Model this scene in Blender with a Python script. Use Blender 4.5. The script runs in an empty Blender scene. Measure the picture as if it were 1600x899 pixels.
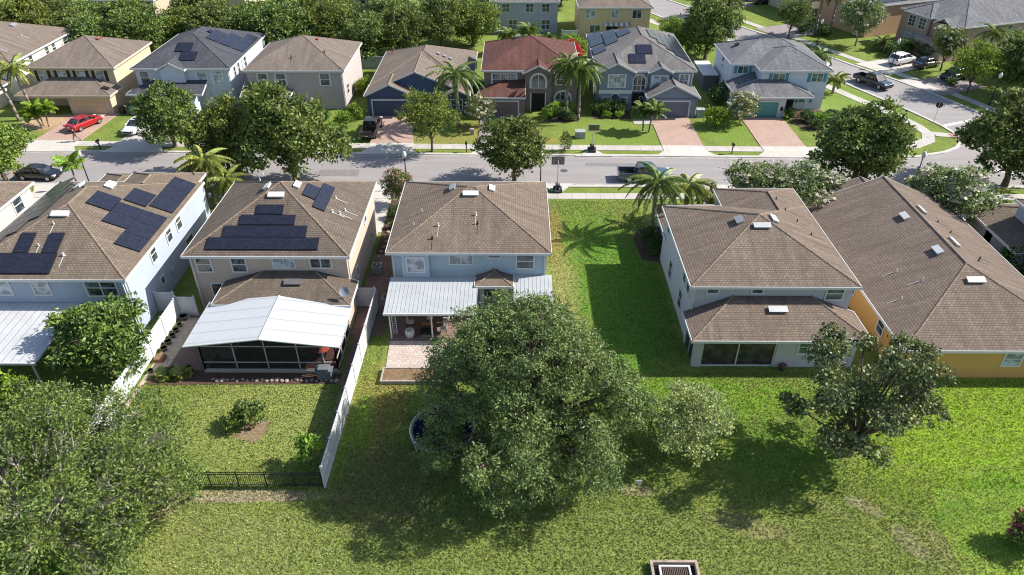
import bpy, math, random
import numpy as np
from mathutils import Vector, Matrix
from mathutils.geometry import tessellate_polygon
R = math.radians
S = bpy.context.scene
COL = S.collection
rnd = random.Random(7)

# ---------------------------------------------------------------- camera, sky, sun, exposure
cam = bpy.data.cameras.new('camera'); camo = bpy.data.objects.new('camera', cam); COL.objects.link(camo)
cam.sensor_width = 36; cam.lens = 36 * 1117 / 1600; cam.clip_start = .5; cam.clip_end = 3000
camo.location = (0, 0, 35)
camo.rotation_euler = (R(90 - 34.6), 0, R(0.29))
S.camera = camo
SUN_EL, SUN_AZ = 38.5, 11.5            # azimuth measured from +X towards +Y
world = bpy.data.worlds.new('World'); S.world = world; world.use_nodes = True
wn = world.node_tree.nodes; wl = world.node_tree.links
sky = wn.new('ShaderNodeTexSky'); sky.sky_type = 'NISHITA'; sky.sun_disc = False
sky.sun_elevation = R(SUN_EL); sky.sun_rotation = R(90 - SUN_AZ)
wl.new(sky.outputs[0], wn['Background'].inputs[0]); wn['Background'].inputs[1].default_value = .115
sl = bpy.data.lights.new('sun', 'SUN'); sl.energy = 5.0; sl.angle = R(.5); sl.color = (1, .955, .88)
so = bpy.data.objects.new('sun', sl); COL.objects.link(so); so.location = (60, 20, 60)
sd = Vector((math.cos(R(SUN_EL)) * math.cos(R(SUN_AZ)), math.cos(R(SUN_EL)) * math.sin(R(SUN_AZ)), math.sin(R(SUN_EL))))
so.rotation_euler = sd.to_track_quat('Z', 'Y').to_euler()
S.view_settings.view_transform = 'Standard'; S.view_settings.look = 'None'
S.view_settings.exposure = 0.76; S.view_settings.gamma = 1; S.view_settings.use_curve_mapping = False
S.render.engine = 'CYCLES'
S.cycles.filter_width = 1.1; S.cycles.max_bounces = 5; S.cycles.transparent_max_bounces = 6

# ---------------------------------------------------------------- materials
MC = {}
def srgb(r, g, b):
    return tuple((c / 12.92 if c <= .04045 else ((c + .055) / 1.055) ** 2.4) for c in (r / 255, g / 255, b / 255)) + (1,)
def newmat(name):
    m = bpy.data.materials.new(name); m.use_nodes = True
    return m, m.node_tree.nodes, m.node_tree.links, m.node_tree.nodes['Principled BSDF']
def node(ns, t, **k):
    n = ns.new(t)
    for a, b in k.items(): setattr(n, a, b)
    return n
def mixc(ns, ls, fac, a, b, bt='MIX'):
    n = ns.new('ShaderNodeMix'); n.data_type = 'RGBA'; n.blend_type = bt; n.clamp_factor = True
    for s, v in ((n.inputs[0], fac), (n.inputs[6], a), (n.inputs[7], b)):
        if isinstance(v, (int, float)): s.default_value = v
        elif isinstance(v, tuple): s.default_value = v if len(v) == 4 else v + (1,)
        else: ls.new(v, s)
    return n.outputs[2]
def maprange(ns, ls, v, a, b, c=0, d=1):
    n = ns.new('ShaderNodeMapRange'); n.inputs[1].default_value = a; n.inputs[2].default_value = b
    n.inputs[3].default_value = c; n.inputs[4].default_value = d; ls.new(v, n.inputs[0]); return n.outputs[0]
def noise(ns, ls, vec, scale, detail=3, rough=.6):
    n = ns.new('ShaderNodeTexNoise'); n.inputs['Scale'].default_value = scale; n.inputs['Detail'].default_value = detail
    n.inputs['Roughness'].default_value = rough
    if vec is not None: ls.new(vec, n.inputs['Vector'])
    return n.outputs['Fac']
def bump(ns, ls, h, bs, strength=.4, dist=.05):
    n = ns.new('ShaderNodeBump'); n.inputs['Strength'].default_value = strength; n.inputs['Distance'].default_value = dist
    ls.new(h, n.inputs['Height']); ls.new(n.outputs[0], bs.inputs['Normal'])
def mat(key, col, rough=.75, var=.12, scale=2.5, metal=0, bmp=0, bscale=30, spec=.4):
    """one plain procedural surface: base colour with soft weathering"""
    if key in MC: return MC[key]
    m, ns, ls, bs = newmat(key)
    tc = ns.new('ShaderNodeTexCoord')
    n1 = noise(ns, ls, tc.outputs['Object'], scale, 4); n2 = noise(ns, ls, tc.outputs['Object'], scale * 9, 2)
    c = tuple(col[:3])
    lo = tuple(x * (1 - var) for x in c); hi = tuple(min(1, x * (1 + var)) for x in c)
    a = mixc(ns, ls, maprange(ns, ls, n1, .3, .7), lo, hi)
    b = mixc(ns, ls, maprange(ns, ls, n2, .35, .65, 0, .35), a, lo)
    ls.new(b, bs.inputs['Base Color']); bs.inputs['Roughness'].default_value = rough
    bs.inputs['Metallic'].default_value = metal; bs.inputs['Specular IOR Level'].default_value = spec
    if bmp: bump(ns, ls, noise(ns, ls, tc.outputs['Object'], bscale, 3), bs, bmp, .03)
    MC[key] = m; return m
def wallmat(key, col):
    """painted stucco: fine grain, faint vertical streaks below the eave, dirt near the ground, thin control joints"""
    if key in MC: return MC[key]
    m, ns, ls, bs = newmat(key)
    tc = ns.new('ShaderNodeTexCoord'); mp = ns.new('ShaderNodeMapping'); ls.new(tc.outputs['UV'], mp.inputs[0])
    mp.inputs['Scale'].default_value = (3, .35, 1)
    st = noise(ns, ls, mp.outputs[0], 1.5, 4); big = noise(ns, ls, tc.outputs['UV'], .5, 3)
    c = tuple(col[:3]); lo = tuple(x * .87 for x in c); hi = tuple(min(1, x * 1.05) for x in c)
    a = mixc(ns, ls, maprange(ns, ls, st, .3, .75), tuple(x * .95 for x in c), hi)
    a = mixc(ns, ls, maprange(ns, ls, big, .35, .7, 0, .5), a, tuple(x * .9 for x in c))
    br = ns.new('ShaderNodeTexBrick'); ls.new(tc.outputs['UV'], br.inputs['Vector'])
    br.offset = 0; br.inputs['Scale'].default_value = 1; br.inputs['Brick Width'].default_value = 3.1; br.inputs['Row Height'].default_value = 30
    br.inputs['Mortar Size'].default_value = .018; br.inputs['Color1'].default_value = (0, 0, 0, 1); br.inputs['Color2'].default_value = (0, 0, 0, 1); br.inputs['Mortar'].default_value = (1, 1, 1, 1)
    a = mixc(ns, ls, maprange(ns, ls, br.outputs['Fac'], 0, 1, 0, .5), a, tuple(x * .75 for x in c))
    ls.new(a, bs.inputs['Base Color']); bs.inputs['Roughness'].default_value = .9
    bump(ns, ls, noise(ns, ls, tc.outputs['Object'], 22, 3), bs, .25, .02)
    MC[key] = m; return m
def shingle(key, c1, c2, row=.2, wd=.3):
    if key in MC: return MC[key]
    m, ns, ls, bs = newmat(key)
    tc = ns.new('ShaderNodeTexCoord')
    br = ns.new('ShaderNodeTexBrick'); ls.new(tc.outputs['UV'], br.inputs['Vector'])
    br.inputs['Scale'].default_value = 1; br.inputs['Brick Width'].default_value = wd; br.inputs['Row Height'].default_value = row
    br.inputs['Mortar Size'].default_value = .035; br.inputs['Mortar Smooth'].default_value = .6; br.inputs['Bias'].default_value = -.1
    br.inputs['Color1'].default_value = tuple(c1) + (1,); br.inputs['Color2'].default_value = tuple(c2) + (1,)
    br.inputs['Mortar'].default_value = tuple(x * .52 for x in c1) + (1,)
    n1 = noise(ns, ls, tc.outputs['UV'], .28, 5, .65); n2 = noise(ns, ls, tc.outputs['UV'], 5, 3)
    mp = ns.new('ShaderNodeMapping'); ls.new(tc.outputs['UV'], mp.inputs[0]); mp.inputs['Scale'].default_value = (1.6, .16, 1)
    n3 = noise(ns, ls, mp.outputs[0], 1, 4)          # streaks running down the slope
    sc_ = random.Random(key).uniform(.6, .95)
    a = mixc(ns, ls, maprange(ns, ls, n1, .38, .68, 0, .55), br.outputs['Color'], tuple(x * .58 for x in c1))
    a = mixc(ns, ls, maprange(ns, ls, n3, .54, .75, 0, .4), a, tuple(min(1, x * 1.3) for x in c2))
    a = mixc(ns, ls, maprange(ns, ls, n3, .46, .3, 0, sc_), a, tuple(x * .45 for x in c1))
    a = mixc(ns, ls, maprange(ns, ls, n2, .35, .65, 0, .5), a, tuple(x * .5 for x in c2))
    ls.new(a, bs.inputs['Base Color']); bs.inputs['Roughness'].default_value = .95; bs.inputs['Specular IOR Level'].default_value = .15
    # each course is a little wedge, thick at its lower edge
    sx = ns.new('ShaderNodeSeparateXYZ'); ls.new(tc.outputs['UV'], sx.inputs[0])
    dv = ns.new('ShaderNodeMath'); dv.operation = 'DIVIDE'; ls.new(sx.outputs[1], dv.inputs[0]); dv.inputs[1].default_value = row
    fr = ns.new('ShaderNodeMath'); fr.operation = 'FRACT'; ls.new(dv.outputs[0], fr.inputs[0])
    iv = ns.new('ShaderNodeMath'); iv.operation = 'SUBTRACT'; iv.inputs[0].default_value = 1; ls.new(fr.outputs[0], iv.inputs[1])
    ad = ns.new('ShaderNodeMath'); ad.operation = 'MULTIPLY_ADD'; ls.new(n2, ad.inputs[0]); ad.inputs[1].default_value = .6; ls.new(iv.outputs[0], ad.inputs[2])
    bump(ns, ls, ad.outputs[0], bs, .7, .05)
    MC[key] = m; return m
def paving(key, c1, c2, mortar, wd, row, ms=.02, var=.3, offset=.5):
    if key in MC: return MC[key]
    m, ns, ls, bs = newmat(key)
    tc = ns.new('ShaderNodeTexCoord')
    br = ns.new('ShaderNodeTexBrick'); ls.new(tc.outputs['UV'], br.inputs['Vector']); br.offset = offset
    br.inputs['Scale'].default_value = 1; br.inputs['Brick Width'].default_value = wd; br.inputs['Row Height'].default_value = row
    br.inputs['Mortar Size'].default_value = ms
    for k, c in (('Color1', c1), ('Color2', c2), ('Mortar', mortar)): br.inputs[k].default_value = tuple(c) + (1,)
    n1 = noise(ns, ls, tc.outputs['UV'], .5, 5, .7); n2 = noise(ns, ls, tc.outputs['UV'], 7, 3)
    a = mixc(ns, ls, maprange(ns, ls, n1, .4, .7, 0, var * 1.4), br.outputs['Color'], tuple(x * .6 for x in c1))
    a = mixc(ns, ls, maprange(ns, ls, n2, .3, .7, 0, var), a, tuple(min(1, x * 1.2) for x in c2))
    ls.new(a, bs.inputs['Base Color']); bs.inputs['Roughness'].default_value = .9
    bump(ns, ls, n2, bs, .2, .01)
    MC[key] = m; return m
def asphalt():
    m, ns, ls, bs = newmat('asphalt')
    g = ns.new('ShaderNodeNewGeometry'); mp = ns.new('ShaderNodeMapping'); ls.new(g.outputs['Position'], mp.inputs[0])
    mp.inputs['Scale'].default_value = (.12, 1.2, 1)
    n1 = noise(ns, ls, mp.outputs[0], .8, 5); n2 = noise(ns, ls, g.outputs['Position'], 9, 4, .8); n3 = noise(ns, ls, g.outputs['Position'], .22, 4)
    a = mixc(ns, ls, maprange(ns, ls, n1, .35, .65), (.25, .228, .222), (.30, .275, .268))
    a = mixc(ns, ls, maprange(ns, ls, n2, .35, .7, 0, .5), a, (.21, .19, .187))
    a = mixc(ns, ls, maprange(ns, ls, n3, .5, .7, 0, .4), a, (.34, .31, .30))
    ls.new(a, bs.inputs['Base Color']); bs.inputs['Roughness'].default_value = .9
    bump(ns, ls, n2, bs, .3, .02); return m
def grassmat(key, base, patches=(), blades=False):
    """patches: (cx, cy, rx, ry, degrees, colour, strength)"""
    m, ns, ls, bs = newmat(key)
    g = ns.new('ShaderNodeNewGeometry'); P = g.outputs['Position']
    nb = ns.new('ShaderNodeTexNoise'); nb.inputs['Scale'].default_value = .45; nb.inputs['Detail'].default_value = 6; nb.inputs['Roughness'].default_value = .65; ls.new(P, nb.inputs['Vector'])
    big = nb.outputs['Fac']; mid = noise(ns, ls, P, 1.1, 5, .7); fine = noise(ns, ls, P, 5.5, 4, .85); vfine = noise(ns, ls, P, 16, 2, .8)
    b = base
    a = mixc(ns, ls, maprange(ns, ls, big, .4, .62), tuple(x * .82 for x in b), (b[0] * 1.25, b[1] * 1.1, b[2]))
    for (cx, cy, rx, ry, dg, c, st) in patches:
        mp = ns.new('ShaderNodeMapping'); mp.vector_type = 'TEXTURE'; ls.new(P, mp.inputs[0])
        mp.inputs['Location'].default_value = (cx, cy, 0); mp.inputs['Rotation'].default_value = (0, 0, R(dg)); mp.inputs['Scale'].default_value = (rx, ry, 1e4)
        ln = ns.new('ShaderNodeVectorMath'); ln.operation = 'LENGTH'; ls.new(mp.outputs[0], ln.inputs[0])
        ad = ns.new('ShaderNodeMath'); ad.operation = 'MULTIPLY_ADD'; ls.new(big, ad.inputs[0]); ad.inputs[1].default_value = 1.3; ls.new(ln.outputs['Value'], ad.inputs[2])
        f = maprange(ns, ls, ad.outputs[0], 1.35, 1.85, st, 0)
        a = mixc(ns, ls, f, a, c)
    # mottling of blades and thatch
    a = mixc(ns, ls, maprange(ns, ls, mid, .45, .68, 0, .5), a, (.19, .19, .055))
    a = mixc(ns, ls, 1.0, a, (1.34, 1.33, 1.55), 'MULTIPLY')
    wv = ns.new('ShaderNodeTexWave'); wv.bands_direction = 'Y'; wv.inputs['Scale'].default_value = .28; wv.inputs['Distortion'].default_value = 1.5; wv.inputs['Detail Scale'].default_value = .3; ls.new(P, wv.inputs['Vector'])
    a = mixc(ns, ls, maprange(ns, ls, wv.outputs['Fac'], .35, .65, 0, .16), a, (.24, .29, .06))
    d = mixc(ns, ls, 1.0, a, (.42, .46, .36), 'MULTIPLY')
    l = mixc(ns, ls, 1.0, a, (1.5, 1.42, 1.3), 'MULTIPLY')
    a = mixc(ns, ls, maprange(ns, ls, fine, .38, .56), d, a)
    a = mixc(ns, ls, maprange(ns, ls, vfine, .5, .68, 0, .75), a, l)
    if blades:
        rp = g.outputs['Random Per Island']; k_ = mixc(ns, ls, rp, (.55, .6, .5), (1.7, 1.6, 1.7)); a = mixc(ns, ls, 1.0, a, k_, 'MULTIPLY')
        ls.new(a, bs.inputs['Base Color']); bs.inputs['Roughness'].default_value = .6
        tr = ns.new('ShaderNodeBsdfTranslucent'); ls.new(a, tr.inputs[0]); mx = ns.new('ShaderNodeMixShader'); mx.inputs[0].default_value = .35
        ls.new(bs.outputs[0], mx.inputs[1]); ls.new(tr.outputs[0], mx.inputs[2]); ls.new(mx.outputs[0], ns['Material Output'].inputs[0]); return m
    ls.new(a, bs.inputs['Base Color']); bs.inputs['Roughness'].default_value = .9; bs.inputs['Specular IOR Level'].default_value = .15
    ad = ns.new('ShaderNodeMath'); ad.operation = 'ADD'; ls.new(fine, ad.inputs[0]); ls.new(vfine, ad.inputs[1])
    bump(ns, ls, ad.outputs[0], bs, .8, .16)
    MC[key] = m; return m
def leafmat(key, c1, c2, rough=.5, trans=.35, c3=None):
    if key in MC: return MC[key]
    trans = max(.15, trans - .08); rough += .1
    if c1[0] < .3: c1 = tuple(x * .6 for x in c1); c2 = tuple(min(.8, x * 1.6) for x in c2)  # leaf tones spread wider to imitate shaded gaps and pale highlights in crowns
    m, ns, ls, bs = newmat(key)
    g = ns.new('ShaderNodeNewGeometry'); oi = ns.new('ShaderNodeObjectInfo')
    a = mixc(ns, ls, g.outputs['Random Per Island'], c1, c2)
    if c3: a = mixc(ns, ls, maprange(ns, ls, g.outputs['Random Per Island'], .86, .9), a, c3)
    n1 = noise(ns, ls, g.outputs['Position'], .7, 2)
    a = mixc(ns, ls, maprange(ns, ls, n1, .4, .65, 0, .45), a, tuple(min(1, x * k) for x, k in zip(c2, (1.35, 1.15, .8))))
    hs = ns.new('ShaderNodeHueSaturation'); ls.new(a, hs.inputs['Color'])
    ls.new(maprange(ns, ls, oi.outputs['Random'], 0, 1, .485, .515), hs.inputs['Hue']); ls.new(maprange(ns, ls, oi.outputs['Random'], 0, 1, .85, 1.2), hs.inputs['Value'])
    a = hs.outputs[0]
    ls.new(a, bs.inputs['Base Color']); bs.inputs['Roughness'].default_value = rough; bs.inputs['Specular IOR Level'].default_value = .38
    tr = ns.new('ShaderNodeBsdfTranslucent'); ls.new(a, tr.inputs[0])
    mx = ns.new('ShaderNodeMixShader'); mx.inputs[0].default_value = trans
    ls.new(bs.outputs[0], mx.inputs[1]); ls.new(tr.outputs[0], mx.inputs[2]); ls.new(mx.outputs[0], ns['Material Output'].inputs[0])
    MC[key] = m; return m
def glassmat(key='window_glass', col=(.03, .04, .045), rough=.08):
    if key in MC: return MC[key]
    m, ns, ls, bs = newmat(key)
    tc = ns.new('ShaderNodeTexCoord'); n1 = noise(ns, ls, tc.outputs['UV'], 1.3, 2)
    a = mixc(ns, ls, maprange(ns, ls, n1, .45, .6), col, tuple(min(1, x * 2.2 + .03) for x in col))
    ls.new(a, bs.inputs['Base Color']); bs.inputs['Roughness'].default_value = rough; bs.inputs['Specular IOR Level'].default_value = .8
    MC[key] = m; return m
def solarmat():
    m, ns, ls, bs = newmat('solar_cells')
    tc = ns.new('ShaderNodeTexCoord'); br = ns.new('ShaderNodeTexBrick'); ls.new(tc.outputs['UV'], br.inputs['Vector']); br.offset = 0
    br.inputs['Scale'].default_value = 1; br.inputs['Brick Width'].default_value = .16; br.inputs['Row Height'].default_value = .16; br.inputs['Mortar Size'].default_value = .006
    br.inputs['Color1'].default_value = (.010, .011, .022, 1); br.inputs['Color2'].default_value = (.016, .018, .032, 1); br.inputs['Mortar'].default_value = (.04, .042, .055, 1)
    n1 = noise(ns, ls, tc.outputs['Object'], 3, 4)
    a = mixc(ns, ls, maprange(ns, ls, n1, .5, .75, 0, .25), br.outputs['Color'], (.06, .06, .075))
    ls.new(a, bs.inputs['Base Color']); bs.inputs['Roughness'].default_value = .25; bs.inputs['Specular IOR Level'].default_value = .5
    return m
def ribmat(key, col, pitch=.3, axis=0, dirt=.25):
    """metal or insulated roof panels with standing seams"""
    if key in MC: return MC[key]
    m, ns, ls, bs = newmat(key)
    tc = ns.new('ShaderNodeTexCoord'); sx = ns.new('ShaderNodeSeparateXYZ'); ls.new(tc.outputs['UV'], sx.inputs[0])
    dv = ns.new('ShaderNodeMath'); dv.operation = 'DIVIDE'; ls.new(sx.outputs[axis], dv.inputs[0]); dv.inputs[1].default_value = pitch
    fr = ns.new('ShaderNodeMath'); fr.operation = 'FRACT'; ls.new(dv.outputs[0], fr.inputs[0])
    seam = maprange(ns, ls, fr.outputs[0], .86, .93)
    c = tuple(col)
    n1 = noise(ns, ls, tc.outputs['UV'], .6, 5, .7); n2 = noise(ns, ls, tc.outputs['UV'], 4, 3)
    a = mixc(ns, ls, maprange(ns, ls, n1, .4, .7, 0, dirt * 2), c, tuple(x * .72 for x in c))
    a = mixc(ns, ls, maprange(ns, ls, n2, .4, .7, 0, dirt), a, tuple(x * .7 for x in c))
    a = mixc(ns, ls, maprange(ns, ls, fr.outputs[0], .82, .86, 0, .45), a, tuple(x * .55 for x in c))
    a = mixc(ns, ls, maprange(ns, ls, fr.outputs[0], .93, .96), a, c)
    ls.new(a, bs.inputs['Base Color']); bs.inputs['Roughness'].default_value = .5
    bump(ns, ls, seam, bs, .6, .04); MC[key] = m; return m

WHITE = mat('white_paint', (.60, .60, .59), .5, .06, 1.5)
CREAM = mat('cream_trim', (.62, .53, .38), .6)
GREYTRIM = mat('grey_trim', (.42, .41, .40), .6)
DARK = mat('dark_interior', (.012, .011, .012), .8)
BLACK = mat('black_metal', (.015, .015, .017), .45)
METAL = mat('galvanised_metal', (.5, .5, .5), .4, .1, 4, .6)
CONC = paving('concrete_walk', (.40, .375, .34), (.45, .42, .38), (.2, .19, .17), 1.5, 3, .03, .35, 0)
KERB = mat('kerb_concrete', (.47, .44, .41), .85, .2, 1.2, 0, .2)
APRON = paving('concrete_apron', (.46, .43, .38), (.52, .48, .43), (.26, .24, .21), 2.6, 2.6, .025, .35, 0)
PAVER = paving('pink_pavers', (.36, .235, .185), (.48, .33, .26), (.2, .14, .12), .24, .16, .02, .4)
BROWNPAVE = paving('brown_pavers', (.17, .105, .08), (.25, .16, .13), (.08, .06, .05), .3, .22, .02, .45)
PATIO = paving('patio_pavers', (.38, .30, .25), (.56, .47, .41), (.22, .17, .14), .34, .26, .025, .5)
GREYPAVE = paving('grey_pavers', (.22, .19, .19), (.32, .28, .27), (.12, .1, .1), .3, .2, .02, .4)
ASPH = asphalt()
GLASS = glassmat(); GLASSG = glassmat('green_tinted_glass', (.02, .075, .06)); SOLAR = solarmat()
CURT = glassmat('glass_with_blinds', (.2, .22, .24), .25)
BARK = mat('bark', (.13, .1, .08), .95, .35, 5, 0, .6, 14)
PBARK = mat('palm_bark', (.24, .2, .17), .95, .3, 5, 0, .6, 12)
MULCH = mat('mulch', (.085, .05, .035), .95, .5, 6, 0, .9, 14)
SAND = mat('bare_sand', (.42, .33, .26), .95, .3, 2, 0, .6, 12)
SOIL = mat('planter_soil', (.20, .13, .07), .95, .5, 6, 0, .9, 14)
RUB = mat('tyre_rubber', (.02, .02, .02), .8)
CHROME = mat('wheel_rim', (.45, .46, .48), .3, .05, 3, .8)

# ---------------------------------------------------------------- mesh builder
class MB:
    def __init__(s): s.v = []; s.f = []; s.mi = []; s.M = None
    def pt(s, p):
        p = Vector(p)
        if s.M is not None: p = s.M @ p
        s.v.append(p); return len(s.v) - 1
    def face(s, pts, mi=0):
        s.f.append([s.pt(p) for p in pts]); s.mi.append(mi)
    def box(s, x0, x1, y0, y1, z0, z1, mi=0):
        P = [s.pt(p) for p in ((x0, y0, z0), (x1, y0, z0), (x1, y1, z0), (x0, y1, z0), (x0, y0, z1), (x1, y0, z1), (x1, y1, z1), (x0, y1, z1))]
        for q in ((0, 3, 2, 1), (4, 5, 6, 7), (0, 1, 5, 4), (1, 2, 6, 5), (2, 3, 7, 6), (3, 0, 4, 7)):
            s.f.append([P[i] for i in q]); s.mi.append(mi)
    def tube(s, p0, p1, r0, r1=None, n=8, mi=0, caps=True):
        r1 = r0 if r1 is None else r1
        p0, p1 = Vector(p0), Vector(p1); d = (p1 - p0).normalized() if (p1 - p0).length > 1e-6 else Vector((0, 0, 1))
        a = d.orthogonal().normalized(); b = d.cross(a)
        A = []; B = []
        for i in range(n):
            t = 2 * math.pi * i / n; o = a * math.cos(t) + b * math.sin(t)
            A.append(s.pt(p0 + o * r0)); B.append(s.pt(p1 + o * r1))
        for i in range(n):
            j = (i + 1) % n; s.f.append([A[i], A[j], B[j], B[i]]); s.mi.append(mi)
        if caps:
            s.f.append(A[::-1]); s.mi.append(mi); s.f.append(B); s.mi.append(mi)
    def path(s, pts, rad, n=7, mi=0):
        for i in range(len(pts) - 1): s.tube(pts[i], pts[i + 1], rad[i], rad[i + 1], n, mi, True)
    def lathe(s, prof, n=16, mi=0, c=(0, 0, 0)):
        rings = []
        for (r, z) in prof: rings.append([s.pt((c[0] + r * math.cos(2 * math.pi * i / n), c[1] + r * math.sin(2 * math.pi * i / n), c[2] + z)) for i in range(n)])
        for a, b in zip(rings, rings[1:]):
            for i in range(n):
                j = (i + 1) % n; s.f.append([a[i], a[j], b[j], b[i]]); s.mi.append(mi)
        s.f.append(rings[0][::-1]); s.mi.append(mi); s.f.append(rings[-1]); s.mi.append(mi)
    def prism(s, pts, z0, z1, mi=0):
        A = [s.pt((x, y, z0)) for x, y in pts]; B = [s.pt((x, y, z1)) for x, y in pts]; n = len(pts)
        for i in range(n):
            j = (i + 1) % n; s.f.append([A[i], A[j], B[j], B[i]]); s.mi.append(mi)
        s.f.append(A[::-1]); s.mi.append(mi); s.f.append(B); s.mi.append(mi)
    def build(s, name, mats, parent=None, smooth=False, loc=None):
        me = bpy.data.meshes.new(name); me.from_pydata([tuple(p) for p in s.v], [], s.f)
        if not isinstance(mats, (list, tuple)): mats = [mats]
        for m in mats: me.materials.append(m)
        uvl = me.uv_layers.new(name='uv'); me.update()
        for p in me.polygons:
            p.material_index = s.mi[p.index]; p.use_smooth = smooth
            n = p.normal
            if abs(n.z) > .999 or n.length < .5: t = Vector((1, 0, 0)); q = Vector((0, 1, 0))
            else: t = Vector((-n.y, n.x, 0)).normalized(); q = n.cross(t)
            for li in p.loop_indices:
                co = me.vertices[me.loops[li].vertex_index].co; uvl.data[li].uv = (co.dot(t), co.dot(q))
        o = bpy.data.objects.new(name, me); COL.objects.link(o)
        if parent: o.parent = parent
        if loc: o.location = loc
        return o
def tag(o, label=None, cat=None, group=None, kind=None):
    if label: o['label'] = label
    if cat: o['category'] = cat
    if group: o['group'] = group
    if kind: o['kind'] = kind
    return o
def root(name, label, cat, loc, rz=0, group=None):
    o = bpy.data.objects.new(name, None); COL.objects.link(o); o.location = loc if len(loc) == 3 else (loc[0], loc[1], 0)
    o.rotation_euler = (0, 0, rz); o.empty_display_size = .3
    return tag(o, label, cat, group)
def sheet(name, pts, z, m, kind='structure', label=None, thick=0):
    b = MB()
    tri = tessellate_polygon([[Vector((x, y, 0)) for x, y in pts]])
    area = sum(pts[i][0] * pts[(i + 1) % len(pts)][1] - pts[(i + 1) % len(pts)][0] * pts[i][1] for i in range(len(pts)))
    for t in tri:
        q = [pts[i] for i in t]
        a = (q[1][0] - q[0][0]) * (q[2][1] - q[0][1]) - (q[2][0] - q[0][0]) * (q[1][1] - q[0][1])
        if a < 0: q = q[::-1]
        b.face([(x, y, z) for x, y in q])
    if thick:
        P = pts if area > 0 else pts[::-1]
        for i in range(len(P)):
            (x0, y0), (x1, y1) = P[i], P[(i + 1) % len(P)]
            b.face([(x0, y0, z - thick), (x1, y1, z - thick), (x1, y1, z), (x0, y0, z)])
    o = b.build(name, m); tag(o, label, kind=kind); return o

# ---------------------------------------------------------------- ground
G_OL, G_BR, G_LM, G_DRY, G_SAND, G_DK = (.165, .185, .045), (.10, .23, .018), (.15, .28, .03), (.24, .21, .075), (.36, .29, .19), (.06, .14, .015)
GREEN2 = (.15, .22, .04)
patches = [
 (7, 24, 26, 4.5, 0, (.19, .235, .055), .7),
 (-17, 35, 6, 5, 0, (.24, .28, .07), .85), (-19, 24, 8, 4.5, 10, (.235, .265, .075), .75), (-27, 22, 3.5, 3, 0, (.07, .22, .015), .8),
 (-9.5, 36, 2, 5, 0, (.24, .21, .05), .8), (-10.5, 33, .9, 4, 0, G_LM, .8), (-8, 29, 3.5, 3.5, 0, (.15, .13, .05), .7),
 (1, 28.5, 9, 4, 0, (.15, .2, .045), .5), (4.6, 47, 1.8, 11, 0, (.30, .28, .09), .85), (6.5, 60, 3.5, 5, 0, (.15, .25, .03), .7), (3.5, 60.5, 1.2, 5, 0, (.26, .18, .055), .8),
 (9, 50, 4, 12, 0, (.085, .22, .016), .85), (13, 37, 9, 2.2, 0, (.14, .25, .02), .9), (17, 32, 4, 3, 0, (.09, .20, .015), .6),  # first patch: green lawn, darkened in colour to deepen the house shadow there
 (34, 33, 11.5, 6.6, 0, (.21, .32, .022), 1), (33, 26.5, 8, 4.5, 0, (.15, .28, .022), 1), (31, 36, 9, .6, 0, (.2, .32, .02), .6), (33, 30.6, 9, .35, 0, (.2, .3, .03), .6),
 (18.5, 27.8, 1.3, .5, -30, (.26, .25, .10), .35), (21, 27.8, 1.2, .5, -40, G_SAND, .55), (22.5, 25.3, 1.5, .7, -60, G_SAND, .4), (13.5, 26.5, 2.5, .8, -20, (.26, .23, .10), .6), (7.5, 28.9, 1.0, .5, 0, G_SAND, .6),
 (-12.2, 38, .25, 10, 0, G_SAND, .75), (-16, 28.4, 5.0, .5, 0, G_SAND, .85), (-22, 26.5, 2.2, .5, 30, (.3, .22, .14), .5), (24.5, 24.5, .8, 2.5, 20, (.26, .24, .1), .5),
 (-2, 86, 5, 4, 0, (.27, .19, .045), .7), (3, 82.6, 2.5, 1, 0, (.28, .19, .05), .7), (-10, 83, 6, 1.5, 0, (.25, .20, .06), .6), (-59, 88, 2.5, 3, 0, (.36, .23, .11), .9),
 (42.5, 93, 2.2, 1.3, 0, (.36, .25, .12), .7), (45, 95, 6, 12, 15, (.14, .24, .035), .7), (12, 85, 6, 4, 0, (.15, .24, .035), .7), (26.5, 86, 3, 4, 0, (.14, .24, .03), .8),
 (57, 100, 2, 3, 20, (.28, .2, .06), .6),
]
ground = sheet('ground', [(-900, -300), (900, -300), (900, 1500), (-900, 1500)], 0, grassmat('lawn_grass', GREEN2, patches))
ROADP = [(-130, 70.3), (130, 70.3), (130, 76.2), (70, 77.2), (66.5, 79), (64.5, 82), (62.6, 88), (61.2, 93.4), (58.9, 99.9), (56.6, 104.9), (52.4, 112.9), (46.4, 125.5), (42.0, 133), (34.6, 149), (31, 156), (26, 172), (17, 172), (22.5, 155), (25.5, 147),
 (28.5, 140.7), (47.3, 107.3), (53.4, 92.2), (54.9, 87.5), (55.3, 84.9), (54.3, 81.7), (51.2, 79.1), (47, 77.7), (32.4, 77.5), (19, 77.8), (-15.6, 78.3), (-51, 78.8), (-130, 79.9)]
sheet('road', ROADP, .004, ASPH)
def strip(chain, w):
    """polygon following a chain, w to its left"""
    out = []
    for i, (x, y) in enumerate(chain):
        a = Vector(chain[max(i - 1, 0)]); b = Vector(chain[min(i + 1, len(chain) - 1)]); d = (b - a).normalized()
        out.append((x - d.y * w, y + d.x * w))
    return list(chain) + out[::-1]
farK = [(-130, 79.9), (-51, 78.8), (-15.6, 78.3), (19, 77.8), (32.4, 77.5), (47, 77.7), (51.2, 79.1), (53.2, 80.4), (54.3, 81.7), (55.1, 83.3), (55.3, 84.9), (54.9, 87.5), (53.4, 92.2), (47.3, 107.3), (28.5, 140.7), (25.5, 147), (22.5, 155), (17, 172)]
sheet('kerb', strip(farK, .45), .09, KERB, thick=.09)
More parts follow.
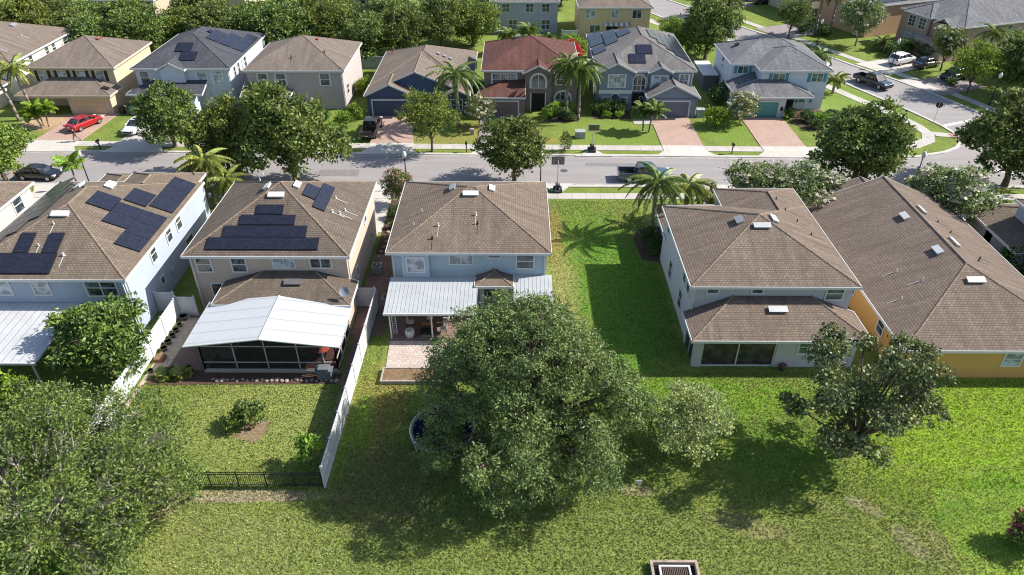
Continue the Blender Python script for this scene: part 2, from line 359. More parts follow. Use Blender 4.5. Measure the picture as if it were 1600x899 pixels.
nearK = [(130, 70.3), (-130, 70.3)]
sheet('kerb', strip(nearK, .45), .09, KERB, thick=.09)
neK = [(26, 172), (31, 156), (34.6, 149), (42.0, 133), (46.4, 125.5), (52.4, 112.9), (56.6, 104.9), (58.9, 99.9), (61.2, 93.4), (62.6, 88), (64.5, 82), (66.5, 79), (70, 77.2), (130, 76.2)]
sheet('kerb', strip(neK, .45), .09, KERB, thick=.09)
farW = [(-130, 81.7), (-51, 80.5), (-15.6, 79.95), (19, 79.45), (32.4, 79.2), (44, 79.3), (48.5, 80.4), (51.3, 82.3), (52.4, 84.8), (52.2, 87.6), (50.8, 92), (45.5, 104.0), (26.5, 138), (22, 150)]
sheet('sidewalk', strip(farW, 1.5), .05, CONC, thick=.05)
sheet('sidewalk', strip([(130, 68.4), (-130, 68.4)], 1.3), .05, CONC, thick=.05)
neW = [(36.5, 150), (44.0, 134.5), (48.4, 126.5), (54.4, 113.9), (58.6, 105.9), (60.9, 100.9), (63.2, 94.4), (64.6, 89), (66.5, 83.5), (69, 80.4), (72, 79.4), (130, 78.4)]
sheet('sidewalk', strip(neW, 1.4), .05, CONC, thick=.05)
sheet('sidewalk', [(52.3, 84.0), (54.9, 83.6), (54.9, 84.8), (52.3, 85.5)], .054, CONC)
sheet('tactile_pad', [(54.0, 83.75), (54.75, 83.65), (54.8, 84.75), (54.05, 84.85)], .06, mat('tactile_red', (.35, .16, .13)))
LINE = mat('road_paint', (.68, .67, .63), .7, .15, 3)
sheet('stop_line', [(55.1, 87.3), (59.6, 89.2), (59.45, 89.75), (54.95, 87.85)], .008, LINE)
sheet('lane_marking', [(53.2, 75.0), (56.5, 72.8), (56.9, 73.0), (53.6, 75.3)], .008, LINE)
0 and sheet('lane_marking', [(60.3, 81.0), (60.9, 81.1), (57.2, 104), (56.8, 103.6)][:0] or [(56.4, 92.5), (56.55, 92.6), (55.2, 96.2), (55.05, 96.1)], .008, LINE)

GUT = mat('gutter_concrete', (.36, .335, .31), .9, .25, .8)
sheet('gutter', [(-130, 70.32), (130, 70.32), (130, 70.75), (-130, 70.75)], .012, GUT)
sheet('gutter', [(x, y) for x, y in farK[:6]] + [(x, y - .42) for x, y in farK[:6]][::-1], .012, GUT)
REP = mat('asphalt_repair', (.20, .185, .18), .9, .2, 2)
for pts in ([(-22, 72.5), (-17.5, 72.4), (-17.6, 74.2), (-22.1, 74.1)], [(8, 75.2), (14, 75.1), (14, 76.0), (8.1, 76.1)], [(46.5, 111), (48.5, 112), (47.4, 114.5), (45.4, 113.4)]): sheet('asphalt_patch', pts, .008, REP)
MH = MB(); MH.lathe([(.42, .01), (.42, .016), (.4, .018)], 20); tag(MH.build('manhole_cover', mat('manhole_iron', (.09, .085, .08), .6), loc=(5.5, 74.0, 0)), 'round iron manhole cover in the road before the blue-grey far house', 'manhole cover')
def drive(pts, m, z=.062, name='driveway'): return sheet(name, pts, z, m, thick=z)
def driveF(x0, x1, y1, m, flare=1.0, xs=0):      # far side: garage at y1, walk at ~81, kerb ~78
    yw = 81.25 - .015 * (x0 + x1) / 2; yk = 78.1 - .012 * (x0 + x1) / 2
    drive([(x0 + xs, yw), (x1 + xs, yw), (x1, y1), (x0, y1)], m)
    drive([(x0 + xs - flare, yk), (x1 + xs + flare, yk), (x1 + xs, yw - 1.5), (x1 + xs, yw - .004), (x0 + xs, yw - .004), (x0 + xs, yw - 1.5)], APRON, .094, 'driveway_apron')
def driveN(x0, x1, y0, m, flare=1.0):
    drive([(x0, y0), (x1, y0), (x1, 67.05), (x0, 67.05)], m)
    drive([(x0, 67.06), (x1, 67.06), (x1, 68.5), (x1 + flare, 70.32), (x0 - flare, 70.32), (x0, 68.5)], APRON, .094, 'driveway_apron')
driveF(-58.4, -52.7, 91.2, PAVER, .9, -.6); driveF(-48.4, -42.6, 92.2, mat('white_concrete_drive', (.42, .40, .37), .85, .2, 1), .8)
driveF(-34.5, -29.5, 92, GREYPAVE); driveF(-18.9, -13.6, 90.5, PAVER, .9, 1.2); driveF(-4.6, .3, 90.5, GREYPAVE); driveF(17.7, 22.7, 90.1, PAVER, 1.2); driveF(29.6, 35.0, 90.2, PAVER, 1.4)
driveN(-51.5, -46.5, 60, APRON); driveN(-40.5, -35.3, 60, APRON); driveN(-16.8, -13.0, 60, APRON); driveN(-8.6, -3.6, 60, APRON); driveN(19.4, 24.5, 58.8, APRON); driveN(36.5, 41.6, 60, APRON); driveN(44.5, 49.5, 59, APRON)
drive([(15.3, 87.8), (17.7, 87.8), (17.7, 89.3), (15.3, 89.3)], CONC, .05, 'path')
for pts in ([(56.6, 107.5), (63.5, 111.5), (61.0, 116.5), (53.5, 113)], [(60.2, 98.5), (68.2, 102.3), (66.0, 107.8), (57.6, 104.5)], [(46.8, 127), (57, 132), (54, 138.5), (43.3, 133.5)], [(38, 146), (48, 150.5), (46, 156), (34, 151)]):
    drive(pts, GREYPAVE if pts[0][0] > 58 or pts[0][0] < 50 else APRON, .06)
drive([(56.9, 105.1), (59.0, 100.1), (61.2, 101.1), (58.9, 106.0)], APRON, .1, 'driveway_apron')
drive([(-15.0, 58.5), (-10.4, 58.5), (-10.4, 66.9), (-12.9, 66.9), (-12.9, 60), (-15, 60)][:0] or [(-12.9, 44), (-10.3, 44), (-10.3, 62), (-12.9, 62)], BROWNPAVE, .03, 'side_path')
# round concrete kerb bulb around the basketball stands
for cx, cy, sgn in ((4.5, 69.4, 1), (9.1, 78.95, -1)):
    pts = [(cx - 2.2, cy + sgn * 1.2), (cx - 1.4, cy + sgn * .7), (cx - .8, cy - sgn * .2), (cx - .4, cy - sgn * .75), (cx + .4, cy - sgn * .75), (cx + .8, cy - sgn * .2), (cx + 1.4, cy + sgn * .7), (cx + 2.2, cy + sgn * 1.2)]
    sheet('concrete_pad', pts, .1, KERB, thick=.1)

sheet('lawn', [(24.3, 22.0), (45, 22.0), (45, 29.2), (25.4, 29.2), (24.7, 26.0)], .02, grassmat('new_turf', (.165, .275, .034)), thick=.02)

# ---------------------------------------------------------------- houses
def plane_mats(x0, x1, y0, y1, ze, pt):
    k = math.hypot(1, pt); sA, cA = pt / k, 1 / k
    def mk(o, u, d):
        u = Vector(u); d = Vector(d); v = d * cA + Vector((0, 0, sA)); w = u.cross(v)
        return Matrix(((u.x, v.x, w.x, o[0]), (u.y, v.y, w.y, o[1]), (u.z, v.z, w.z, o[2]), (0, 0, 0, 1)))
    return {'S': mk((x0, y0, ze), (1, 0, 0), (0, 1, 0)), 'E': mk((x1, y0, ze), (0, 1, 0), (-1, 0, 0)),
            'W': mk((x0, y1, ze), (0, -1, 0), (1, 0, 0)), 'N': mk((x1, y1, ze), (-1, 0, 0), (0, -1, 0))}
class House:
    def __init__(s, label, ox, oy, wcol, rmat, name='house', rz=0, trim=None, wkey=None, fascia=None):
        s.ox, s.oy = ox, oy; s.root = root(name, label, 'house', (ox, oy, 0), rz)
        s.wall = MB(); s.roofb = MB(); s.fas = MB(); s.cap = MB(); s.wm = wallmat(wkey or ('stucco_%d' % len(MC)), wcol); s.rm = rmat
        s.trim = trim or WHITE; s.fm = fascia or s.trim; s.pl = []; s.kids = []
    def walls(s, x0, x1, y0, y1, z0, z1): s.wall.box(x0 - s.ox, x1 - s.ox, y0 - s.oy, y1 - s.oy, z0, z1)
    def roof(s, x0, x1, y0, y1, ze, pt=.42, ends='hhhh', lift=0, th=.17, oh=.35, wallgable=True):
        """ends: S, N, W, E each 'h' hip, 'g' gable or 'w' butted against a wall (open end)"""
        x0 -= s.ox; x1 -= s.ox; y0 -= s.oy; y1 -= s.oy
        S_, N_, W_, E_ = ends
        s.pl.append(plane_mats(x0, x1, y0, y1, ze, pt))
        alongY = (S_ != 'h' or N_ != 'h' or (y1 - y0) >= (x1 - x0)) and not (W_ != 'h' or E_ != 'h')
        tops = []; lines = []
        def add(*f): tops.append([Vector(p) for p in f])
        if alongY:
            hw = (x1 - x0) / 2; xr = (x0 + x1) / 2; zr = ze + hw * pt
            a = y0 + (hw if S_ == 'h' else 0); b = y1 - (hw if N_ == 'h' else 0)
            if S_ == 'h' and N_ == 'w' and b < a: pass
            ra, rb = (xr, a, zr), (xr, b, zr)
            SW, SE, NE, NW = (x0, y0, ze), (x1, y0, ze), (x1, y1, ze), (x0, y1, ze)
            if abs(a - b) < .02:
                add(SW, SE, ra); add(SE, NE, ra); add(NE, NW, ra); add(NW, SW, ra)
            else:
                add(SE, NE, rb, ra); add(NW, SW, ra, rb)
                if S_ == 'h': add(SW, SE, ra)
                if N_ == 'h': add(NE, NW, rb)
                lines.append((ra, rb))
            if S_ == 'h': lines += [(SW, ra), (SE, ra)]
            if N_ == 'h': lines += [(NE, rb), (NW, rb)]
            for yy, fl, sg in ((y0, S_, 1), (y1, N_, -1)):
                if fl == 'g' and wallgable:
                    o2 = yy + sg * oh; h = hw - oh
                    s.wall.face([(xr - h, o2, ze - .2), (xr + h, o2, ze - .2), (xr, o2, zr - .2)] if sg > 0 else [(xr + h, o2, ze - .2), (xr - h, o2, ze - .2), (xr, o2, zr - .2)])
        else:
            hw = (y1 - y0) / 2; yr = (y0 + y1) / 2; zr = ze + hw * pt
            a = x0 + (hw if W_ == 'h' else 0); b = x1 - (hw if E_ == 'h' else 0)
            ra, rb = (a, yr, zr), (b, yr, zr)
            SW, SE, NE, NW = (x0, y0, ze), (x1, y0, ze), (x1, y1, ze), (x0, y1, ze)
            add(SW, SE, rb, ra); add(NE, NW, ra, rb); lines.append((ra, rb))
            if W_ == 'h': add(NW, SW, ra); lines += [(SW, ra), (NW, ra)]
            if E_ == 'h': add(SE, NE, rb); lines += [(SE, rb), (NE, rb)]
        s.skipy = [y for y, fl in ((y0, S_), (y1, N_)) if fl == 'w']
        s._emit(tops, lines, th, lift); s.skipy = []
    def lean(s, x0, x1, y0, y1, ze, pt=.42, hipW=False, hipE=False, th=.17):
        """shed roof rising northwards to a wall, its ends hipped or plain"""
        x0 -= s.ox; x1 -= s.ox; y0 -= s.oy; y1 -= s.oy
        d = y1 - y0; zt = ze + d * pt; s.pl.append(plane_mats(x0, x1, y0, y1, ze, pt))
        a = x0 + (d if hipW else 0); b = x1 - (d if hipE else 0)
        tops = [[Vector(p) for p in ((x0, y0, ze), (x1, y0, ze), (b, y1, zt), (a, y1, zt))]]; lines = []
        if hipW: tops.append([Vector(p) for p in ((x0, y1, ze), (x0, y0, ze), (a, y1, zt))]); lines.append(((x0, y0, ze), (a, y1, zt)))
        if hipE: tops.append([Vector(p) for p in ((x1, y0, ze), (x1, y1, ze), (b, y1, zt))]); lines.append(((x1, y0, ze), (b, y1, zt)))
        s._emit(tops, lines, th, 0)
    def _emit(s, tops, lines, th, lift):
        up = Vector((0, 0, lift)); dn = Vector((0, 0, -th)); edges = {}
        key = lambda p: (round(p.x, 3), round(p.y, 3), round(p.z, 3))
        for f in tops:
            s.roofb.face([p + up for p in f], 0); s.roofb.face([p + up + dn for p in f[::-1]], 1)
            for i in range(len(f)):
                a, b = f[i], f[(i + 1) % len(f)]; k = frozenset((key(a), key(b)))
                edges.setdefault(k, []).append((a, b, f))
        for k, l in edges.items():
            if len(l) == 1 and len(k) == 2:
                a, b, f = l[0]
                if any(abs(a.y - y) < .01 and abs(b.y - y) < .01 for y in getattr(s, 'skipy', [])): continue
                d = (b - a).normalized(); out = d.cross(Vector((0, 0, 1))).normalized()
                a2, b2 = a - d * .04, b + d * .04; o = out * .05; t = Vector((0, 0, .02)); bt = Vector((0, 0, -th - .03))
                q = [a2 + up + t, b2 + up + t, b2 + up + t + o, a2 + up + t + o]; w = [p - t + bt for p in q]
                P = [s.fas.pt(p) for p in q] + [s.fas.pt(p) for p in w]
                for fc in ((0, 1, 2, 3), (7, 6, 5, 4), (0, 4, 5, 1), (1, 5, 6, 2), (2, 6, 7, 3), (3, 7, 4, 0)):
                    s.fas.f.append([P[i] for i in fc][::-1]); s.fas.mi.append(0)
        for a, b in lines:
            a, b = Vector(a) + up, Vector(b) + up
            if (a - b).length > .05: s.cap.tube(a + Vector((0, 0, -.03)), b + Vector((0, 0, -.03)), .085, .085, 6)
    def done(s, capmat=None):
        s.wall.build('wall', s.wm, s.root)
        r = s.roofb.build('roof', [s.rm, GREYTRIM], s.root); s.roof_o = r
        if s.fas.v: s.fas.build('fascia', s.fm, r)
        if s.cap.v: s.cap.build('ridge_cap', capmat or s.rm, r)
        for k in s.kids: k(r)
        for (sd_, pos, a_, z1) in getattr(s, 'spouts', []):
            s.panel('downspout', sd_, pos, a_ - .045, a_ + .045, .1, z1, s.trim, .09)
        for (sd_, pos, a_, z0) in getattr(s, 'meters', []):
            s.panel('utility_meter', sd_, pos, a_ - .14, a_ + .14, z0, z0 + .42, GREYTRIM, .14)
        return s
    def side_matrix(s, side, pos):
        if side == 'S': u, w, o = (1, 0, 0), (0, -1, 0), (-s.ox, pos - s.oy, 0)
        elif side == 'N': u, w, o = (-1, 0, 0), (0, 1, 0), (-s.ox, pos - s.oy, 0)
        elif side == 'E': u, w, o = (0, 1, 0), (1, 0, 0), (pos - s.ox, -s.oy, 0)
        else: u, w, o = (0, -1, 0), (-1, 0, 0), (pos - s.ox, -s.oy, 0)
        u, w = Vector(u), Vector(w)
        o = Vector(o)
        return Matrix(((u.x, 0, w.x, o.x), (u.y, 0, w.y, o.y), (0, 1, 0, 0), (0, 0, 0, 1)))
    def window(s, side, pos, a0, a1, z0, z1, nx=1, ny=2, tr=.11, frame=None, glass=None, arch=False, grid=False, shutters=None, wide=0):
        if side in 'WN': a0, a1 = -a1, -a0
        M = s.side_matrix(side, pos); fm = frame or s.trim
        b = MB(); b.M = M; t = tr
        b.box(a0 - t - wide, a1 + t + wide, z0 - t, z0, .0, .07); b.box(a0 - t - wide, a0, z0, z1, .0, .06); b.box(a1, a1 + t + wide, z0, z1, .0, .06)
        cx = (a0 + a1) / 2; rr = (a1 - a0) / 2
        if arch:
            n = 12
            for i in range(n):
                t0, t1 = math.pi * i / n, math.pi * (i + 1) / n
                q = [(cx + r * math.cos(t), z1 + r * math.sin(t)) for r, t in ((rr, t0), (rr + tr + wide, t0), (rr + tr + wide, t1), (rr, t1))]
                b.face([(x, z, .065) for x, z in q]); b.face([(q[1][0], q[1][1], 0), (q[2][0], q[2][1], 0), (q[2][0], q[2][1], .065), (q[1][0], q[1][1], .065)])
        else: b.box(a0 - t - wide, a1 + t + wide, z1, z1 + t, .0, .07)
        for i in range(1, nx): x = a0 + (a1 - a0) * i / nx; b.box(x - .045, x + .045, z0, z1 + (rr * .95 if arch else 0), .0, .05)
        for i in range(1, ny): z = z0 + (z1 - z0) * i / ny; b.box(a0, a1, z - .035, z + .035, .0, .045)
        if grid:
            for i in range(1, nx * 3):
                x = a0 + (a1 - a0) * i / (nx * 3); b.box(x - .012, x + .012, z0, z1, .0, .03)
            for i in range(1, 6): z = z0 + (z1 - z0) * i / 6; b.box(a0, a1, z - .012, z + .012, .0, .032)
        w = b.build('window', fm, s.root)
        p = MB(); p.M = M; p.face([(a0, z0, .022), (a1, z0, .022), (a1, z1, .022), (a0, z1, .022)])
        if arch: p.face([(cx + rr * math.cos(math.pi * i / 12), z1 + rr * math.sin(math.pi * i / 12), .022) for i in range(13)])
        p.build('pane', glass or GLASS, w)
        if shutters:
            for x0, x1 in ((a0 - t - .42, a0 - t - .02), (a1 + t + .02, a1 + t + .42)):
                q = MB(); q.M = M; q.box(x0, x1, z0 - .05, z1 + .05, .0, .06)
                n = 9
                for i in range(n): zz = z0 + (z1 - z0) * (i + .2) / n; q.box(x0 + .05, x1 - .05, zz, zz + (z1 - z0) / n * .55, .06, .075)
                q.build('shutter', shutters, s.root)
        return w
    def panel(s, name, side, pos, a0, a1, z0, z1, m, t=.05, t0=0):
        if side in 'WN': a0, a1 = -a1, -a0
        b = MB(); b.M = s.side_matrix(side, pos); b.box(a0, a1, z0, z1, t0, t); return b.build(name, m, s.root)
    def garage_door(s, pos, a0, a1, z1, m, side='S', trim=None):
        M = s.side_matrix(side, pos); b = MB(); b.M = M
        n = 4; h = z1 / n
        for i in range(n):
            b.box(a0, a1, i * h + .012, (i + 1) * h - .012, -.06, .02)
            for j in range(6):
                x0 = a0 + (a1 - a0) * j / 6 + .07; x1 = a0 + (a1 - a0) * (j + 1) / 6 - .07; b.box(x0, x1, i * h + .1, (i + 1) * h - .1, .02, .032)
        d = b.build('garage_door', m, s.root)
        f = MB(); f.M = M; f.box(a0 - .16, a0, 0, z1, 0, .05); f.box(a1, a1 + .16, 0, z1, 0, .05); f.box(a0 - .16, a1 + .16, z1, z1 + .2, 0, .06)
        f.build('garage_trim', trim or s.trim, s.root)
    def on_roof(s, k, side, fn, name, m):
        """fn(mb) draws in (along eave, up slope, out) coordinates of roof k"""
        def go(r):
            b = MB(); b.M = s.pl[k][side]; fn(b); b.build(name, m, r)
        s.kids.append(go)
    def vent(s, k, side, u, v, w=1.05, h=.42, m=None):
        s.on_roof(k, side, lambda b: (b.box(u - w / 2, u + w / 2, v - h / 2, v + h / 2, .0, .16), b.box(u - w / 2 - .05, u + w / 2 + .05, v - h / 2 - .04, v + h / 2 + .04, .16, .19)), 'roof_vent', m or METAL)
    def pipe(s, k, side, u, v, r=.04, h=.22, m=None):
        def fn(b):
            b.M = b.M @ Matrix.Identity(4); b.tube((u, v, 0), (u, v + h * .4, h), r, r, 8); b.tube((u, v, 0), (u, v + .02, .04), r * 2, r * 1.3, 8); b.box(u - .02, u + .02, v - 1.1, v, .0, .012)
        s.on_roof(k, side, fn, 'vent_pipe', m or WHITE)
    def solar(s, k, side, rects):
        for (u0, u1, v0, v1) in rects:
            def go(r, u0=u0, u1=u1, v0=v0, v1=v1):
                b = MB(); b.M = s.pl[k][side]; b.box(u0 + .015, u1 - .015, v0 + .015, v1 - .015, .07, .11)
                o = b.build('solar_panel', SOLAR, r)
                f = MB(); f.M = s.pl[k][side]
                for (a, c, d, e) in ((u0, u1, v0, v0 + .015), (u0, u1, v1 - .015, v1), (u0, u0 + .015, v0, v1), (u1 - .015, u1, v0, v1)): f.box(a, c, d, e, .0, .112)
                # frame is part of the panel
                f.build('panel_frame', BLACK, r)
            s.kids.append(go)

SH_BR = shingle('brown_shingles', (.185, .145, .11), (.265, .21, .16))
SH_BR2 = shingle('weathered_brown_shingles', (.19, .143, .11), (.27, .21, .165))
SH_TAN = shingle('tan_shingles', (.21, .168, .138), (.29, .235, .195))
SH_SLATE = shingle('charcoal_shingles', (.075, .078, .09), (.125, .128, .145))
SH_GREY = shingle('grey_shingles', (.17, .16, .155), (.27, .255, .245))
SH_RED = shingle('red_shingles', (.125, .056, .047), (.19, .093, .076))
SH_LG = shingle('mixed_grey_shingles', (.15, .15, .16), (.28, .28, .29))
SH_BR3 = shingle('dark_brown_shingles', (.15, .118, .095), (.21, .168, .132)); SH_BR4 = shingle('streaked_brown_shingles', (.185, .14, .11), (.26, .205, .165))
CAP_T = shingle('light_ridge_caps', (.27, .205, .15), (.33, .255, .19), .3, .3)

def H(label, rect, ze, pt, wcol, rmat, oh=.35, ends='hhhh', **k):
    x0, x1, y0, y1 = rect; h = House(label, x0 + oh, y0 + oh, wcol, rmat, **k)
    h.walls(x0 + oh, x1 - oh, y0 + oh, y1 - oh, 0, ze - .15); h.roof(x0, x1, y0, y1, ze, pt, ends); return h

# --- near row (backs towards us), left to right
a = H('cream house with brown shingle roof at the left edge, near side of the street', (-58.5, -44.9, 43, 60.2), 5.3, .42, (.56, .53, .43), SH_BR)
a.window('E', -45.25, 57.0, 58.2, 3.6, 5.0, 1, 2); a.window('E', -45.25, 50, 51, 3.7, 5.0); a.vent(0, 'N', 6, 5); a.done(CAP_T)

b = H('blue-grey house with black solar panels on three sides of its brown roof', (-42.4, -29.0, 43.9, 60.2), 5.3, .42, (.36, .41, .49), SH_BR)
b.roof(-36.4, -29.5, 57, 62.2, 5.3, .42, 'whhh', .006); b.walls(-36.0, -29.9, 59.8, 61.8, 0, 5.1)
b.roof(-42.0, -34.2, 58, 67.0, 2.9, .42, 'hhhh'); b.walls(-41.6, -34.6, 59, 66.6, 0, 2.7)
for x in (-39.3, -36.35): b.window('S', 44.25, x, x + 1.15, 3.75, 5.0, 1, 2, glass=CURT)
b.window('S', 44.25, -32.35, -30.1, 3.65, 5.05, 2, 2)
for y in (48.7, 51.8, 53.9): b.window('E', -29.35, y, y + .85, 3.7, 5.0, 1, 2)
b.window('E', -29.35, 54.6, 56.0, .9, 2.3, 1, 2); b.window('E', -29.35, 49, 49.5, 1.4, 2.0, 1, 1)
b.spouts = [('S', 44.25, -29.5, 5.1), ('E', -29.35, 44.5, 5.1)]; b.meters = [('E', -29.35, 51, 1.2)]; b.vent(0, 'S', 6.5, 6.15, 1.3, .45, WHITE); b.vent(0, 'E', 10.9, 5.9, .9, .6, WHITE); b.vent(0, 'W', 5.4, 5.8, .9, .6, WHITE)
b.pipe(0, 'S', 6.3, 5.2); b.pipe(0, 'S', 5.9, 3.1); b.pipe(0, 'S', 8.1, 2.2, .07)
b.solar(0, 'S', [(3.2 + 1.1 * i - 1.1, 4.3 + 1.1 * i - 1.1, .5, 2.35) for i in range(5)] + [(4.2, 5.3, 2.4, 4.3), (6.4, 7.5, 2.4, 4.3)])
b.solar(0, 'S', [(1.0 + 0 * i, 2.05, .5, 2.35) for i in range(1)])
b.solar(0, 'E', [(3.6, 5.4, .45, 2.4), (5.42, 7.2, .45, 2.4), (7.22, 9.0, .45, 2.4), (5.85, 7.45, 2.42, 4.35), (7.47, 9.0, 2.42, 4.35), (7.45, 9.55, 4.4, 6.3), (9.55, 11.65, 2.45, 4.25),
    (9.9, 11.75, .4, 2.3), (11.77, 13.6, .4, 2.3), (13.62, 15.4, .4, 2.3)])
b.solar(0, 'W', [(u, u + 1.7, v, v + 1.0) for v, us in ((.4, range(0, 8)), (1.45, range(0, 7)), (2.5, range(1, 6)), (3.5, range(2, 5))) for u in [1.2 + 1.75 * i for i in us]])
b.done(CAP_T)

c = H('tan two-storey house with a stepped pyramid of black solar panels on its roof', (-26.1, -12.95, 47.2, 60.35), 5.3, .49, (.50, .395, .315), SH_BR3)
c.walls(-22.9, -13.0, 44.6, 47.5, 0, 2.65); c.lean(-23.3, -12.6, 44.2, 47.54, 2.8, .3, True, True)
c.window('S', 47.55, -25.2, -24.1, 3.7, 5.0, 1, 2); c.window('S', 47.55, -22.4, -21.35, 3.7, 5.0, 1, 2); c.window('S', 47.55, -19.1, -17.5, 4.1, 5.0, 2, 1, glass=CURT); c.window('S', 47.55, -16.15, -14.6, 4.1, 5.0, 2, 1)
c.window('S', 47.55, -24.5, -23.7, 1.4, 2.5, 1, 1)
c.window('E', -13.3, 55, 55.8, 3.8, 4.9); c.window('E', -13.3, 50, 50.6, 1.5, 2.3)
rows = [(1.8, 10.6, 4, .62, 1.72), (2.9, 9.5, 3, 1.78, 2.85), (4.0, 8.4, 2, 2.95, 3.9), (5.15, 7.3, 1, 4.0, 4.92)]
c.solar(0, 'S', [(x0 + (x1 - x0) * i / n, x0 + (x1 - x0) * (i + 1) / n, v0, v1) for x0, x1, n, v0, v1 in rows for i in range(n)])
c.solar(0, 'E', [(5.9, 7.95, 4.2, 5.3), (4.75, 6.85, 3.1, 4.15), (6.87, 9.0, 3.1, 4.15)])
c.spouts = [('S', 47.55, -25.6, 5.1), ('E', -13.3, 47.9, 5.1)]; c.meters = [('E', -13.3, 56.5, 1.1), ('E', -13.3, 57.2, 1.3)]; c.vent(0, 'S', 6.5, 5.9, 1.25, .42, WHITE); c.vent(0, 'E', 7.0, 6.0, .9, .45, WHITE); c.vent(0, 'W', 6.4, 6.0, .9, .45, WHITE); c.vent(1, 'S', 5.9, 2.2, 1.3, .5, mat('dark_vent', (.12, .11, .11)))
for u, v in ((7.5, 2.7), (6.2, 1.6), (5.4, 1.9), (5.2, 2.5)): c.pipe(0, 'E', u, v, .06)
for u, v in ((2.0, 3.9), (3.4, 4.1)): c.pipe(0, 'W', u, v)
c.done(CAP_T)

d = H('light blue two-storey house with a plain brown pyramid roof and metal patio covers', (-10.2, 2.86, 47.8, 60.4), 5.3, .42, (.40, .48, .54), SH_BR2)
d.walls(-9.0, -6.85, 47.75, 48.15, 2.75, 5.1); d.window('S', 47.75, -8.55, -7.25, 3.6, 4.85, 1, 1, glass=CURT)
d.window('S', 48.15, -5.2, -3.4, 4.1, 5.0, 2, 1, glass=CURT); d.window('S', 48.15, -2.1, -1.2, 4.72, 5.02, 1, 1); d.window('S', 48.15, .15, 1.45, 3.7, 5.0, 1, 2)
d.walls(-2.8, -.55, 46.9, 48.15, 0, 2.95); d.lean(-3.2, -.15, 46.5, 48.2, 3.0, .36, True, True); d.window('S', 46.9, -2.45, -.95, .8, 2.6, 1, 2, frame=GREYTRIM)
d.window('S', 48.15, -7.5, -5.5, .2, 2.2, 2, 1); d.window('E', 2.51, 52, 53, 3.8, 5.0)
d.spouts = [('S', 48.15, -9.7, 5.1), ('S', 48.15, 2.35, 5.1)]; d.meters = [('W', -9.85, 50, 1.2)]; d.vent(0, 'S', 6.5, 6.0, 1.2, .4, WHITE); d.vent(0, 'W', 5.4, 5.3, .85, .45); d.vent(0, 'E', 7.0, 5.3, .85, .45, WHITE)
for u, v in ((7.0, 3.8), (7.15, 2.9), (4.0, 2.7), (3.6, 1.4)): d.pipe(0, 'S', u, v, .06, .25, DARK if v in (2.9, 1.4) else WHITE)
for u, v in ((9.5, 2.1), (7.6, 2.6)): d.pipe(0, 'W', u, v)
d.done(CAP_T)

e = H('lavender-grey two-storey house with a brown hip roof and low screened back porch', (12.9, 25.4, 43.2, 55.7), 5.3, .42, (.47, .455, .48), SH_BR2)
e.roof(18.1, 25.4, 52, 59.1, 5.3, .42, 'whhh', .006); e.walls(18.45, 25.05, 55, 58.75, 0, 5.1)
e.roof(13.2, 19.5, 54, 60.5, 2.9, .42, 'hhhh'); e.walls(13.6, 18.4, 55.3, 60.1, 0, 2.7)
e.lean(12.7, 25.6, 40.0, 43.58, 2.8, .42, True, True)
e.walls(19.1, 24.9, 40.45, 43.5, 0, 2.65); e.walls(13.1, 13.75, 40.45, 40.85, 0, 2.65); e.walls(13.1, 25, 43.2, 43.55, 0, 2.65)
e.window('S', 43.55, 14.3, 15.05, 4.55, 5.0, 1, 1, glass=GLASSG); e.window('S', 43.55, 17.6, 18.35, 4.55, 5.0, 1, 1, glass=GLASSG); e.window('S', 43.55, 23.15, 24.35, 4.0, 5.0, 1, 2, glass=GLASSG)
e.window('S', 40.45, 20.7, 22.75, 1.35, 2.5, 2, 2, glass=GLASSG)
for y, z0, z1 in ((44.6, 3.6, 5.0), (46.0, 3.6, 5.0), (48.6, 4.2, 5.0), (53.2, 3.9, 4.8)): e.window('W', 13.25, y, y + .8, z0, z1, 1, 2, glass=GLASSG)
for y in (46.3, 50.6): e.window('W', 13.25, y, y + .9, .9, 2.5, 1, 2)
e.vent(0, 'S', 6.2, 5.6, 1.25, .42, METAL); e.vent(0, 'W', 6.2, 5.2, .9, .5); e.vent(0, 'E', 6.3, 5.5, 1.0, .5, METAL); e.vent(3, 'S', 6.6, 2.6, 1.3, .45)
for u, v in ((9.5, 3.2), (8.0, 2.6), (11.2, 3.5), (6.3, 1.9)): e.pipe(0, 'E', u, v, .05, .2, BLACK)
e.panel('screen', 'S', 40.6, 13.75, 19.1, .12, 2.55, glassmat('insect_screen', (.012, .012, .014), .5), .012)
sc = MB(); sc.M = e.side_matrix('S', 40.6)
for x in (13.75, 16.35, 19.05): sc.box(x - .04, x + .04, .1, 2.6, .0, .07)
sc.box(13.75, 19.05, .0, .12, .0, .07); sc.build('screen_frame', WHITE, e.root)
sc = MB(); sc.M = e.side_matrix('W', 13.2); sc.box(-43.2, -40.85, .1, 2.6, 0, .01); sc.build('side_screen', MC['insect_screen'], e.root)
sc = MB(); sc.M = e.side_matrix('W', 13.2)
for y in (-43.2, -42.0, -40.85): sc.box(y - .03, y + .03, 0, 2.6, .01, .06)
sc.build('screen_frame', WHITE, e.root)
e.panel('downspout', 'S', 43.55, 13.28, 13.36, 2.9, 5.1, WHITE, .1)
e.done(CAP_T)

